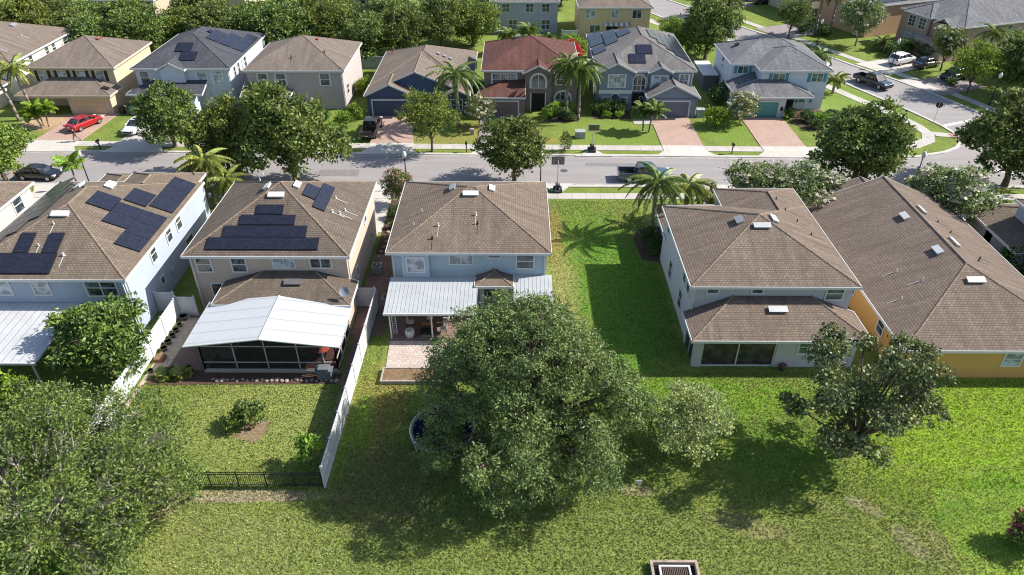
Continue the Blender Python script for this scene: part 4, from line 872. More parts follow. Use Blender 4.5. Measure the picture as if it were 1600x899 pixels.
# ---------------------------------------------------------------- fences
def vinyl(label, pts, h=1.83, step=2.4, m=WHITE, name='vinyl_fence'):
    r = root(name, label, 'fence', (pts[0][0], pts[0][1], 0)); ox, oy = pts[0]
    for (x0, y0), (x1, y1) in zip(pts, pts[1:]):
        L = math.hypot(x1 - x0, y1 - y0); n_ = max(1, round(L / step)); ang = math.atan2(y1 - y0, x1 - x0)
        for i in range(n_ + 1):
            if i == n_ and (x1, y1) != pts[-1]: continue
            t = i / n_; x, y = x0 + (x1 - x0) * t - ox, y0 + (y1 - y0) * t - oy
            b_ = MB(); b_.box(-.065, .065, -.065, .065, 0, h + .06); b_.face([(-.09, -.09, h + .06), (.09, -.09, h + .06), (0, 0, h + .16)]); b_.face([(.09, -.09, h + .06), (.09, .09, h + .06), (0, 0, h + .16)]); b_.face([(.09, .09, h + .06), (-.09, .09, h + .06), (0, 0, h + .16)]); b_.face([(-.09, .09, h + .06), (-.09, -.09, h + .06), (0, 0, h + .16)])
            o = b_.build('post', m, r, loc=(x, y, 0)); o.rotation_euler.z = ang
        for i in range(n_):
            t = i / n_; x, y = x0 + (x1 - x0) * t - ox, y0 + (y1 - y0) * t - oy; w = L / n_ - .13
            b_ = MB(); b_.box(.065, w + .065, -.02, .02, .18, h - .14); b_.box(.065, w + .065, -.045, .045, .05, .18); b_.box(.065, w + .065, -.045, .045, h - .14, h)
            k_ = int(w / .18)
            for q_ in range(1, k_): xx = .065 + w * q_ / k_; b_.box(xx - .006, xx + .006, -.024, .024, .18, h - .14)
            o = b_.build('panel', m, r, loc=(x, y, 0)); o.rotation_euler.z = ang
    return r
VINYL = mat('white_vinyl', (.54, .55, .56), .45, .14, .9)
vinyl('long white vinyl fence between the blue-grey house and the tan house lawn', [(-27.35, 29.2), (-27.3, 46.3)], m=VINYL)
vinyl('white vinyl gate section between the blue-grey and tan houses', [(-29.2, 47.2), (-27.7, 47.2), (-27.3, 46.6), (-25.8, 46.6)], m=VINYL, step=1.4, name='fence_gate')
vinyl('white vinyl fence between the tan house and the light blue house', [(-11.6, 29.1), (-11.35, 47.7)], m=VINYL)
vinyl('short white vinyl fence closing the alley beside the tan house', [(-13.2, 47.95), (-11.5, 47.95)], m=VINYL, step=1.7)
GV = mat('grey_green_vinyl', (.33, .37, .36), .6)
vinyl('grey green fence behind the mauve and navy houses', [(-24.5, 110.5), (-6, 110.5)], m=GV)
vinyl('white backyard fence beside the yellow house at the back', [(23.6, 124), (31.5, 124)], m=VINYL)
vinyl('white fence behind the grey house at the back', [(7.9, 125.5), (10.6, 125.5)], m=VINYL)
def alufence(label, x0, x1, y, h=1.25):
    r = root('metal_fence', label, 'fence', (x0, y, 0)); n_ = max(1, round((x1 - x0) / 1.8)); w = (x1 - x0) / n_
    for i in range(n_ + 1): b_ = MB(); b_.box(-.035, .035, -.035, .035, 0, h + .08); b_.build('post', BLACK, r, loc=(w * i, 0, 0))
    for i in range(n_):
        b_ = MB()
        for z in (.12, h - .18, h): b_.box(.035, w - .035, -.018, .018, z - .018, z + .018)
        k_ = int(w / .12)
        for q_ in range(1, k_): xx = w * q_ / k_; b_.box(xx - .011, xx + .011, -.011, .011, .04, h)
        b_.build('panel', BLACK, r, loc=(w * i, 0, 0))
alufence('low black metal picket fence along the back of the tan house lawn', -27.2, -11.75, 29.15)
def gatedeck(label, x0, x1, y, h=1.2):
    r = root('white_rail_fence', label, 'fence', (x0, y, 0)); b_ = MB()
    n_ = int((x1 - x0) / .35)
    for i in range(n_ + 1): b_.box(i * .35 - .05, i * .35 + .05, -.03, .03, 0, h)
    b_.box(0, x1 - x0, -.04, .04, h - .1, h); b_.build('rails', mat('brown_rail', (.2, .13, .1)), r)
gatedeck('brown slatted play-yard rail behind the white house with teal shutters', 33.5, 39.5, 108.5, 1.6)
r = root('storage_shed', 'small shed with a white lean-to roof beside the white house', 'shed', (27.6, 103.5, 0))
b_ = MB(); b_.box(-.9, .9, -3, 3, 0, 2.3); b_.build('wall', mat('dark_shed', (.1, .1, .11)), r); b_ = MB(); b_.box(-1.1, 1.1, -3.2, 3.2, 2.3, 2.42); b_.build('roof', WHITE, r)

# ---------------------------------------------------------------- foliage
def leaf_mesh(name, lobes, n, leaf, seed, m, aspect=2.0, cl=10, spread=.35, up=.35, droop=0., shell=(.62, 1.1)):
    rg = np.random.default_rng(seed); L = np.array(lobes, float)
    cl = int(cl * 2.6); w = (L[:, 3] * L[:, 4] + L[:, 3] * L[:, 5]); w /= w.sum(); nc = n // cl
    pick = rg.choice(len(L), int(nc * 2.2), p=w); d = rg.normal(size=(len(pick), 3)); d[:, 2] += .25; d /= np.linalg.norm(d, axis=1)[:, None]
    rr = rg.uniform(shell[0], shell[1], len(pick)); p0 = L[pick, :3] + L[pick, 3:] * d * rr[:, None]
    ok = np.ones(len(pick), bool)
    for i in range(len(L)):
        q = np.linalg.norm((p0 - L[i, :3]) / L[i, 3:], axis=1); ok &= (q > .62)
    ok &= p0[:, 2] > .15
    p0, d = p0[ok][:nc], d[ok][:nc]; nc = len(p0)
    sp_ = np.repeat(rg.uniform(.6, 1.25, nc), cl)[:, None] * spread
    c = np.repeat(p0, cl, 0) + rg.normal(size=(nc * cl, 3)) * sp_ * np.array([1, 1, .6]); D = np.repeat(d, cl, 0)
    c[:, 2] = np.maximum(c[:, 2], .08)
    N = len(c); a = D * .8 + rg.normal(size=(N, 3)) * .7; a[:, 2] -= droop; a /= np.linalg.norm(a, axis=1)[:, None]
    nr = D * .5 + rg.normal(size=(N, 3)) * .8; nr[:, 2] += up; s = np.cross(a, nr); s /= np.linalg.norm(s, axis=1)[:, None] + 1e-9
    ln = leaf * rg.uniform(.6, 1.35, N)[:, None]; wd = ln / aspect
    V = np.stack([c - a * ln / 2, c + s * wd / 2, c + a * ln / 2, c - s * wd / 2], 1).reshape(-1, 3).astype(np.float32)
    return quadmesh(name, V, m)
def quadmesh(name, V, m):
    n4 = len(V) // 4; me = bpy.data.meshes.new(name); me.vertices.add(len(V)); me.vertices.foreach_set('co', V.ravel())
    me.loops.add(len(V)); me.loops.foreach_set('vertex_index', np.arange(len(V), dtype=np.int32))
    me.polygons.add(n4); me.polygons.foreach_set('loop_start', np.arange(0, len(V), 4, dtype=np.int32)); me.polygons.foreach_set('loop_total', np.full(n4, 4, dtype=np.int32))
    me.materials.append(m); me.update(calc_edges=True); return me
def make_lobes(seed, R_, RZ, zc, k=9, inner=.55, lr=.48, jit=.15):
    rg = random.Random(seed); out = [(0, 0, zc, R_ * .55, R_ * .55, RZ * .6)]
    for i in range(k):
        t = 2.39996 * i + rg.uniform(-.4, .4); z = 1 - 2 * (i + .5) / k; rxy = math.sqrt(max(0, 1 - z * z))
        f_ = inner * rg.uniform(1 - jit, 1 + jit); s = lr * rg.uniform(.75, 1.25)
        out.append((math.cos(t) * rxy * R_ * f_, math.sin(t) * rxy * R_ * f_, zc + z * RZ * f_, R_ * s, R_ * s, RZ * s * .9))
    return out
def trunk_mesh(name, lobes, zc, r0, seed, m=BARK, fork=.3, twigs=2):
    rg = random.Random(seed); b_ = MB(); zf = zc * fork
    b_.path([(0, 0, -.1), (.02, .0, zf * .5), (rg.uniform(-.1, .1), rg.uniform(-.1, .1), zf)], [r0 * 1.3, r0, r0 * .85], 9)
    for i, L in enumerate(lobes):
        c = Vector(L[:3]); s = Vector((0, 0, zf)); mid = s.lerp(c, .5) + Vector((rg.uniform(-.3, .3), rg.uniform(-.3, .3), rg.uniform(-.1, .4)))
        rb = r0 * (.75 if i == 0 else rg.uniform(.35, .55)); b_.path([s, mid, c], [rb, rb * .65, rb * .35], 7)
        for t in range(twigs * 2):
            d_ = Vector((rg.gauss(0, 1), rg.gauss(0, 1), rg.gauss(.3, .8))).normalized(); e_ = c + Vector((d_.x * L[3], d_.y * L[4], d_.z * L[5])) * .9
            st = mid.lerp(c, rg.uniform(.2, 1)); k_ = st.lerp(e_, .5) + Vector((0, 0, rg.uniform(0, .2))); b_.path([st, k_, e_], [rb * .32, rb * .2, rb * .06], 5)
    o = b_.build(name, m); me = o.data; bpy.data.objects.remove(o); return me
OAK = leafmat('oak_leaves', (.032, .06, .016), (.115, .16, .038)); OAK2 = leafmat('light_oak_leaves', (.05, .085, .016), (.14, .19, .035))
BIGOAK = leafmat('silvery_oak_leaves', (.03, .056, .016), (.12, .17, .055), .42, .25); WIL = leafmat('olive_leaves', (.03, .062, .014), (.115, .165, .04), .42, .3)
BRIGHT = leafmat('bright_leaves', (.07, .14, .012), (.17, .27, .03)); DKG = leafmat('dark_shrub_leaves', (.02, .05, .012), (.06, .115, .025)); MYR = leafmat('myrtle_leaves', (.06, .10, .03), (.14, .18, .07))
MAP = leafmat('sparse_tree_leaves', (.03, .046, .02), (.12, .15, .06), .4, .2); MANGO = leafmat('broad_leaves', (.035, .07, .015), (.10, .16, .035), .4, .3)
SILV = leafmat('silver_leaves', (.08, .14, .03), (.27, .33, .14), .5, .3)
WFL = leafmat('white_blossom', (.45, .46, .34), (.56, .56, .45), .7, .3); PFL = leafmat('pink_blossom', (.30, .12, .12), (.42, .22, .20), .7, .3); RFL = leafmat('red_blossom', (.5, .02, .03), (.7, .05, .06), .7, .3); MFL = leafmat('magenta_blossom', (.38, .05, .14), (.5, .10, .22), .7, .3)
LIB = {}
def lib(kind):
    if kind in LIB: return LIB[kind]
    k, v = kind
    if k == 'oak':      # street tree, radius ~3.4
        lb = make_lobes(10 + v, 3.4, 2.9, 3.7, 13, .64, .38, .3); c_ = leaf_mesh('crown', lb, 14000, .29, 20 + v, OAK, 1.7, 10, .27); t = trunk_mesh('trunk', lb, 3.7, .2, v, fork=.36)
    elif k == 'lite': lb = make_lobes(40 + v, 2.6, 2.1, 3.9, 9, .6, .44, .3); c_ = leaf_mesh('crown', lb, 7500, .23, 50 + v, OAK2, 1.8, 9, .28); t = trunk_mesh('trunk', lb, 3.9, .12, v)
    elif k == 'wood': lb = make_lobes(60 + v, 4.6, 3.6, 4.6, 12, .6, .44, .3); c_ = leaf_mesh('crown', lb, 13000, .36, 70 + v, OAK, 1.7, 10, .36); t = trunk_mesh('trunk', lb, 4.6, .25, v)
    elif k == 'myr': lb = make_lobes(80 + v, 2.3, 1.8, 2.9, 9, .6, .45, .3); c_ = leaf_mesh('crown', lb, 6500, .2, 90 + v, MYR, 1.6, 9, .25); t = trunk_mesh('trunk', lb, 2.9, .09, v, PBARK)
    elif k == 'shrub': lb = make_lobes(100 + v, 1.0, .8, .75, 6, .5, .55); c_ = leaf_mesh('foliage', lb, 2200, .15, 110 + v, DKG, 1.6, 8, .13); t = None
    elif k == 'bshrub': lb = make_lobes(120 + v, 1.0, .8, .75, 6, .5, .55); c_ = leaf_mesh('foliage', lb, 2000, .17, 130 + v, BRIGHT, 1.8, 8, .15); t = None
    LIB[kind] = (c_, t, lb); return LIB[kind]
BLOS = {}
def tree(label, x, y, kind='oak', v=0, s=1., sz=None, rz=None, name='street_tree', cat='tree', group=None, blossom=None, m=None):
    c_, t, lb = lib((kind, v)); r = root(name, label, cat, (x, y, 0), rnd.uniform(0, 6.28) if rz is None else rz, group)
    r.scale = (s, s, sz or s)
    if t is None:
        o = bpy.data.objects.new('foliage', c_); COL.objects.link(o); o.parent = r
        stm = MB(); stm.tube((0, 0, 0), (.05, 0, .9), .05, .02, 6); stm.build('stem', BARK, r)
    else:
        o = bpy.data.objects.new('crown', c_); COL.objects.link(o); o.parent = r; q_ = bpy.data.objects.new('trunk', t); COL.objects.link(q_); q_.parent = r
    if m: o.material_slots[0].link = 'OBJECT'; o.material_slots[0].material = m
    if blossom:
        key = (kind, v, blossom.name)
        if key not in BLOS: BLOS[key] = leaf_mesh('blossom', lb, 1300 if t else 500, .24 if t else .16, 333 + v, blossom, 1.1, 8, .14, .7, 0, (.98, 1.1))
        p_ = bpy.data.objects.new('blossom', BLOS[key]); COL.objects.link(p_); p_.parent = r
    return r
G1 = 'oaks along the street'
tree('street oak left of the others, on the far kerb before the white-blue house', -41.0, 80.4, 'oak', 4, 1.1, group=G1)
tree('broad street oak second from the left on the near kerb side, shading the road', -31.6, 72.3, 'oak', 3, 1.15, 1.3, group=G1, m=OAK2)
tree('tallest street oak, standing in front of the mauve-grey house', -24.0, 70.9, 'oak', 2, 1.5, 1.65, group=G1)
tree('street oak on the kerb right of the light blue house, over the basketball hoop', -.1, 70.9, 'oak', 0, 1.12, 1.12, 1.2, group=G1)
tree('round dark street oak right of the crossing driveways, near the bend', 36.3, 70.0, 'oak', 4, 1.42, 1.36, .6, group=G1)
tree('large street oak at the right edge by the street corner', 53.0, 70.3, 'oak', 2, 1.55, 1.5, 2.2, group=G1)
tree('yellowish green street tree at the left edge beside the parked black car', -55.5, 70.5, 'oak', 0, 1.15, 1.1, 3.2, group=G1, m=OAK2)
tree('oak at the far left edge beyond the black car', -59.8, 74.0, 'oak', 2, 1.05, 1.0, 5.2, group=G1, m=OAK2)
tree('small thin yellow-green tree on the verge in front of the navy house', -9.9, 79.2, 'lite', 0, 1.2, 1.2)
tree('small white-flecked tree beside the driveway of the brown house', -4.6, 86.9, 'myr', 0, .85, .85, blossom=WFL, name='crepe_myrtle')
tree('white flowering myrtle at the corner of the white house with teal garage', 29.0, 88.3, 'myr', 1, .95, .85, blossom=WFL, name='crepe_myrtle')
tree('left half of the big white crepe myrtle mass by the lavender house driveway', 24.4, 64.2, 'myr', 2, 1.4, 1.15, blossom=WFL, name='crepe_myrtle')
tree('right half of the big white crepe myrtle mass by the lavender house driveway', 28.9, 63.6, 'myr', 0, 1.4, 1.15, blossom=WFL, name='crepe_myrtle')
tree('white crepe myrtle in front of the orange house, below the street corner', 42.0, 61.6, 'myr', 1, 1.6, 1.3, blossom=WFL, name='crepe_myrtle')
tree('pink crepe myrtle between the tan and light blue houses', -12.0, 65.6, 'myr', 2, .72, .85, blossom=PFL, name='crepe_myrtle')
tree('wide pale crepe myrtle beside the peach house on the side street', 57.4, 123, 'myr', 0, 1.55, 1.75, blossom=WFL, name='crepe_myrtle')
tree('dark small tree on the side street in front of the beige garage', 47.5, 127.5, 'lite', 1, 1.15, 1.15, m=OAK)
tree('big dark oak between the blue-grey and white houses, at the back', 30.4, 115.5, 'wood', 0, 1.08, 1.2, m=OAK, name='shade_tree')
tree('bright lime green young tree across the side street', 64.0, 99.5, 'lite', 0, 1.15, 1.2, m=BRIGHT)
tree('large leafy oak at the right edge across the side street, behind the lime tree', 71.5, 99, 'wood', 1, 1.2, 1.05, name='shade_tree')
tree('second large oak at the right edge, nearer the street corner', 76, 91, 'wood', 2, 1.15, 1.0, name='shade_tree')
tree('oak above the parked dark minivan at the right', 78, 107, 'wood', 0, 1.0, .85, name='shade_tree')
tree('dark broadleaf tree over the dark car on the side street', 65.2, 109.6, 'lite', 1, 1.0, 1.15, m=OAK, blossom=WFL)
G2 = 'trees in the belt behind the far row of houses'
belt = [(-83, 118, 0, 'leftmost tree of the belt, at the picture edge'), (-76.5, 115.5, 1, 'second tree of the belt, behind the cream far-left house'), (-70, 117, 2, 'third tree of the belt behind the tan shuttered house'), (-64.5, 112.5, 0, 'tree of the belt right above the tan shuttered house ridge'), (-58.5, 113.5, 1, 'tree of the belt between the tan and white-blue houses'),
 (-53.5, 119, 2, 'tree of the belt set back above the charcoal roof'), (-47.8, 116, 1, 'tree of the belt directly behind the charcoal roof'), (-41.5, 117.5, 0, 'tree of the belt right of the charcoal roof'), (-35.5, 114, 2, 'tree of the belt directly behind the mauve house ridge'), (-29.5, 116.5, 1, 'tree of the belt behind the right side of the mauve house'), (-23.5, 114, 0, 'dense dark tree of the belt between mauve and navy houses'), (-18, 116, 2, 'big dark tree of the belt above the navy house roof'), (-12.2, 119.5, 1, 'tree of the belt behind the tall palm of the navy house'), (-7.2, 123, 0, 'last tree of the belt beside the grey back house'),
 (-66, 126, 1, 'back row tree at the upper left'), (-80, 128, 0, 'back row tree in the upper left corner'), (-55, 129, 0, 'back row tree above the white-blue house'), (-45, 127, 2, 'back row tree at the top, left of the yellowish house'), (-37, 125.5, 1, 'back row tree at the top above the mauve house'), (-21, 128, 0, 'back row tree at the top above the navy house'), (-13, 131, 2, 'back row tree left of the grey back house'), (-92, 122, 2, 'belt tree beyond the left edge'), (-30, 128, 2, 'back row tree right under the yellowish house'), (-73, 127, 2, 'back row tree under the beige house')]
for i, (x, y, v, lb) in enumerate(belt):
    tree(lb, x, y, 'wood', v, rnd.uniform(.9, 1.15), rnd.uniform(.85, 1.2) * (.85 if y > 122 else 1), name='belt_tree', group=G2, m=[None, OAK2, None, None][i % 4])
for x, y, lb in ((38, 140, 'tree at the top beside the far end of the side street'), (44, 160, 'tree beyond the top edge on the side street'), (58, 158, 'tree behind the beige garage house'), (90, 130, 'tree behind the top right house'), (97, 118, 'tree at the top right corner'), (9, 150, 'tree behind the grey and yellow back houses'), (-5, 155, 'tree beyond the grey back house')):
    tree(lb, x, y, 'wood', 1, 1.0, .9, name='shade_tree')
tree('dense bright green hedge tree right of the yellow back house', 26.2, 121.5, 'lite', 0, 1.0, .8, m=BRIGHT)

# the three near trees, each grown on its own
def bigtree(label, x, y, lobes, n_, leaf, m, zc, r0, seed, name='shade_tree', **k):
    r = root(name, label, 'tree', (x, y, 0)); tm = trunk_mesh('trunk', lobes, zc, r0, seed, k.pop('bark', BARK), k.pop('fork', .3), k.pop('twigs', 3))
    o = bpy.data.objects.new('trunk', tm); COL.objects.link(o); o.parent = r
    me = leaf_mesh('crown', lobes, n_, leaf, seed, m, **k); o = bpy.data.objects.new('crown', me); COL.objects.link(o); o.parent = r; return r
rg = random.Random(5)
def boughs(seed, n_, R_, H_, z0, rl, prof):
    g_ = random.Random(seed); out = [(0, 0, z0 + H_ * .38, R_ * .5, R_ * .5, H_ * .3)]
    for i in range(n_):
        t = 2.39996 * i + g_.uniform(-.35, .35); h_ = (i + .5) / n_; h_ = h_ ** .9; rr_ = R_ * prof(h_) * g_.uniform(.72, 1.08); s_ = rl * g_.uniform(.65, 1.3)
        out.append((math.cos(t) * rr_, math.sin(t) * rr_, z0 + h_ * H_ + g_.uniform(-.4, .4), s_ * 1.15, s_ * 1.15, s_ * .8))
    return out
lb = boughs(3, 64, 6.0, 9.2, 1.1, 1.15, lambda h_: (.80 + .25 * math.sin(math.pi * min(1, h_ * 1.5))) * (1 if h_ < .45 else max(.12, 1 - ((h_ - .45) / .6) ** 1.7)))
lb += [(-3.6, 3.8, 7.2, 1.4, 1.3, .9), (-1.6, 4.9, 7.6, 1.4, 1.3, .9), (1.2, 5.2, 7.2, 1.5, 1.3, .9), (-5.4, 3.2, 5.6, 1.2, 1.0, .7), (6.3, -.6, 4.2, 1.5, 1.3, 1.0), (.3, -3.2, 3.4, 1.5, 1.2, 1.3), (1.6, -2.2, 4.0, 1.5, 1.2, 1.2), (3.2, -2.4, 3.6, 1.5, 1.3, 1.2), (1.4, -4.6, 1.9, 1.5, 1.3, 1.3), (3.6, -4.2, 2.0, 1.3, 1.2, 1.3), (-.6, -5.0, 1.6, 1.5, 1.2, 1.2), (4.6, -1.4, 3.0, 1.4, 1.2, 1.3), (-2.2, -1.8, 4.4, 1.4, 1.2, 1.2), (2.4, -.6, 5.0, 1.4, 1.2, 1.2)]
bigtree('huge drooping silvery-green oak in the middle foreground covering the trampoline', .9, 32.6, lb, 150000, .18, BIGOAK, 5.0, .35, 11, aspect=2.6, cl=14, spread=.2, droop=.3)
lb = []
for i in range(40):
    t = rg.uniform(0, 6.28); r_ = 3.7 * math.sqrt(rg.uniform(.02, 1)); z = 5.6 + rg.uniform(-2.9, 3.0) * (1 - .45 * (r_ / 4.6) ** 2); lb.append((math.cos(t) * r_ * 1.15 - .6, math.sin(t) * r_ + .3, z, .8, .8, .45))
lb = [(-.8, .2, 5.2, .9, .9, .6)] + lb
bigtree('open dark sparse tree on the right lawn with its branches showing', 21.6, 31.9, lb, 17000, .23, MAP, 5.2, .17, 12, aspect=1.6, cl=10, spread=.22, twigs=4, fork=.28)
lb = boughs(9, 58, 7.6, 5.8, .8, 1.1, lambda h_: .55 + .45 * math.sin(math.pi * min(1, .15 + h_)) if h_ < .8 else .5) + [(5.8, 2.8, 3.4, 1.6, 1.4, 1.0), (6.7, 1.8, 2.9, 1.4, 1.2, .9), (5.2, 4.6, 4.0, 1.8, 1.5, 1.1), (3.8, 5.4, 5.0, 1.6, 1.4, 1.2)]
bigtree('big olive-green tree filling the lower left corner', -26.2, 25.2, lb, 85000, .21, WIL, 4.5, .28, 13, aspect=2.8, cl=12, spread=.3, twigs=5, fork=.25, bark=mat('grey_bark', (.3, .27, .23), .9, .3, 5))
lb = make_lobes(15, 2.4, 1.6, 3.0, 9, .62, .36, .3)
bigtree('low olive tree crown behind the lower-left tree, against the vinyl fence', -30.8, 32.4, lb, 9000, .24, WIL, 3.0, .14, 15, aspect=2.8, cl=12, spread=.26, bark=MC['grey_bark'])
lb = make_lobes(14, 3.9, 2.4, 3.4, 16, .68, .33, .3)
bigtree('rounded broad-leaved tree beside the white patio roof and vinyl fence', -29.7, 39.8, lb, 13500, .33, MANGO, 3.4, .18, 14, aspect=2.0, cl=9, spread=.24)
lb = make_lobes(16, 1.6, 1.4, 2.0, 6, .6, .5)
bigtree('bright yellow-green bush at the left edge under the patio roof', -34.5, 35.2, lb, 3500, .28, BRIGHT, 2, .08, 16, aspect=1.7, cl=8, spread=.2, name='shrub')
lb = make_lobes(17, 2.7, 2.0, 2.6, 15, .68, .32, .3)
bigtree('pale silvery small tree right of the huge oak', 11.0, 32.3, lb, 11000, .19, SILV, 2.6, .1, 17, aspect=2.2, cl=10, spread=.2)
lb = make_lobes(18, 1.15, .8, .95, 7, .6, .45)
bigtree('small dark citrus tree standing alone in the tan house lawn', -17.9, 34.4, lb, 2300, .2, MANGO, .9, .05, 18, aspect=1.8, cl=8, spread=.14, name='shrub')
sheet('mulch_bed', [(-18.6, 33.2), (-17.0, 32.6), (-16.4, 34.0), (-16.6, 34.8), (-18.0, 34.6)], .012, mat('shrub_mulch', (.22, .16, .09), .95, .5, 5, 0, .8, 12))
lb = make_lobes(19, .8, .9, 1.5, 5, .6, .45)
bigtree('pale young plant in the corner between black fence and vinyl fence', -12.9, 30.9, lb, 420, .3, BRIGHT, 1.4, .04, 19, aspect=1.8, cl=6, spread=.16, name='young_tree')
lb = make_lobes(21, 1.1, 1.1, 1.2, 7, .6, .45)
pk = bigtree('magenta flowering bush cut by the lower right edge', 29.0, 25.2, lb, 2600, .2, MANGO, 1.2, .07, 21, aspect=1.8, cl=8, spread=.16, name='flowering_shrub')
o = bpy.data.objects.new('blossom', leaf_mesh('blossom', lb, 620, .19, 22, MFL, 1.2, 8, .14, .6, 0, (.95, 1.1))); COL.objects.link(o); o.parent = pk
# shrubs and hedges
GS = 'clipped foundation shrubs'
shr = [(25.6, 87.0, 'bshrub', 1.5, 1.7, 'big round clipped bush between the grey garage driveway and the white house'), (28.0, 95.5, 'shrub', 1.7, 1.7, 'dark bush against the side wall of the white house'),
 (10.8, 91.6, 'shrub', 1.1, 1.2, 'dark hedge shrub at the left corner of the blue-grey far house'), (12.3, 91.6, 'shrub', 1.1, 1.2, 'dark hedge shrub under the left windows of the blue-grey far house'), (13.8, 91.6, 'shrub', 1.1, 1.2, 'dark hedge shrub beside the arched entry of the blue-grey far house'),
 (12.0, 90.3, 'bshrub', .6, .6, 'low light plant in front of the blue-grey far house hedge, left'), (13.6, 90.2, 'bshrub', .6, .6, 'low light plant in front of the blue-grey far house hedge, right'),
 (5.3, 91.6, 'bshrub', .95, 1.1, 'light green hedge shrub under the arched window of the brown house, left'), (6.9, 91.6, 'bshrub', .95, 1.1, 'light green hedge shrub under the arched window of the brown house, right'), (6.0, 90.0, 'shrub', 1.0, .9, 'dark shrub at the palm bed of the brown house'), (7.2, 89.2, 'shrub', .8, .7, 'small dark shrub at the edge of the palm bed of the brown house'), (4.3, 90.0, 'bshrub', .9, .9, 'leafy plant beside the brown house entry'),
 (35.8, 89.9, 'shrub', .75, 1.0, 'small bush right of the teal garage door'), (37.6, 89.0, 'shrub', 1.0, 1.0, 'bush before the porch of the white house'), (39.4, 88.6, 'bshrub', 1.1, .9, 'light bush before the window of the white house'), (41.2, 89.5, 'shrub', 1.1, .9, 'dark bush at the right end of the white house'), (38.0, 86.6, 'shrub', .9, .8, 'dark low bush in the white house front bed'), (40.3, 86.8, 'shrub', .9, .8, 'low bush at the right of the white house front bed'),
 (-22.0, 87.0, 'bshrub', 1.2, 1.3, 'leafy bush beside the mauve house driveway wall'), (-20.8, 89.6, 'bshrub', 1.0, 1.5, 'leafy bush left of the navy garage'), (-22.9, 84.2, 'bshrub', 1.2, 1.0, 'yellow-green bush on the lawn behind the brown pickup'), (-21.3, 98.6, 'bshrub', 1.3, 1.7, 'light green bush between the mauve and navy houses'),
 (-12.0, 85.8, 'shrub', .9, .6, 'low dark bush at the foot of the tall palm'), (-7.8, 88.5, 'shrub', 1.1, 1.0, 'bush beside the navy house entry, right'), (-11.4, 89.6, 'shrub', 1.1, 1.1, 'bush beside the navy house entry, left'),
 (13.0, 58.2, 'shrub', 1.3, 1.1, 'hedge clump under the near palm beside the lavender house'), (13.1, 56.5, 'shrub', 1.1, 1.0, 'second hedge clump against the side of the lavender house'), (43.9, 52.3, 'shrub', 1.9, 2.2, 'rounded dark bush against the blue-grey house at the right edge'),
 (40.6, 57.4, 'shrub', .9, .9, 'dark bush between the orange house and the right-edge house'), (61.5, 117.2, 'shrub', 1.7, 1.4, 'dark shrub left of the white SUV'), (66.5, 116.2, 'shrub', 1.8, 1.6, 'dark shrub beside the grey bay of the top right house'), (51.5, 131, 'shrub', 1.5, 1.1, 'shrub under the palms on the side street, left'), (54, 129, 'shrub', 1.5, 1.1, 'shrub under the palms on the side street, right'),
 (27.0, 118.6, 'bshrub', 2.0, 2.6, 'tall bright hedge beside the yellow back house, right'), (24.9, 118.8, 'bshrub', 2.0, 2.4, 'tall bright hedge beside the yellow back house, left'), (-11.9, 62.8, 'shrub', .8, .8, 'low plant in the alley bed beside the light blue house'), (-11.7, 60.8, 'shrub', .6, .6, 'small plant in the alley beside the light blue house'), (-11.2, 57.5, 'shrub', .6, .6, 'small plant next to the rocks in the alley'),
 (63.6, 103.2, 'shrub', .9, .7, 'low shrub at the end of the driveway across the side street'), (48.3, 66.2, 'bshrub', 1.0, .9, 'small bright bush at the right beyond the near sidewalk'), (38.6, 66.6, 'bshrub', 1.1, 1.0, 'bright bush behind the orange house roof'), (-24.9, 89, 'shrub', 1.0, 1.0, 'bush under the mauve house window'), (-26.6, 88.8, 'shrub', 1.0, 1.0, 'second bush under the mauve house window, hidden by the oak'),
 (9.2, 122.6, 'bshrub', 1.5, 1.4, 'light bush behind the red flowers')]
for i, (x, y, k_, s, sz, lb) in enumerate(shr): tree(lb, x, y, k_, i % 2, s, sz, name='shrub', cat='shrub', group=GS)
tree('red bougainvillea between the brown and blue-grey far houses', 8.4, 111.5, 'shrub', 0, 1.7, 2.6, name='flowering_shrub', cat='shrub', blossom=RFL, m=RFL)
tree('orange-green bush behind the bougainvillea', 10.0, 117.0, 'bshrub', 1, 1.8, 2.0, name='shrub', cat='shrub')
sheet('mulch_bed', [(10.2, 89.6), (15.2, 89.6), (15.2, 92.6), (10.2, 92.6)], .012, MULCH); sheet('mulch_bed', [(3.6, 88.8), (6, 88.2), (8.2, 88.8), (8.6, 90.6), (8.2, 93), (4.8, 93)], .012, MULCH)
sheet('mulch_bed', [(35.4, 88.6), (37, 85.6), (41, 85.8), (42.3, 88.6), (41, 93), (38, 93)], .012, MULCH); sheet('mulch_bed', [(11.6, 55.2), (13.2, 54.8), (13.2, 61), (12, 60.8), (11.3, 59)], .012, MULCH)
sheet('mulch_bed', [(-63, 85.5), (-59.4, 86), (-58.6, 88.5), (-58.8, 90.8), (-65, 90.8)], .012, mat('tan_mulch', (.42, .29, .17), .95, .4, 4, 0, .8, 12)); sheet('mulch_bed', [(-12.9, 56), (-10.4, 56), (-10.4, 66.8), (-12.9, 66.8)], .034, MULCH)

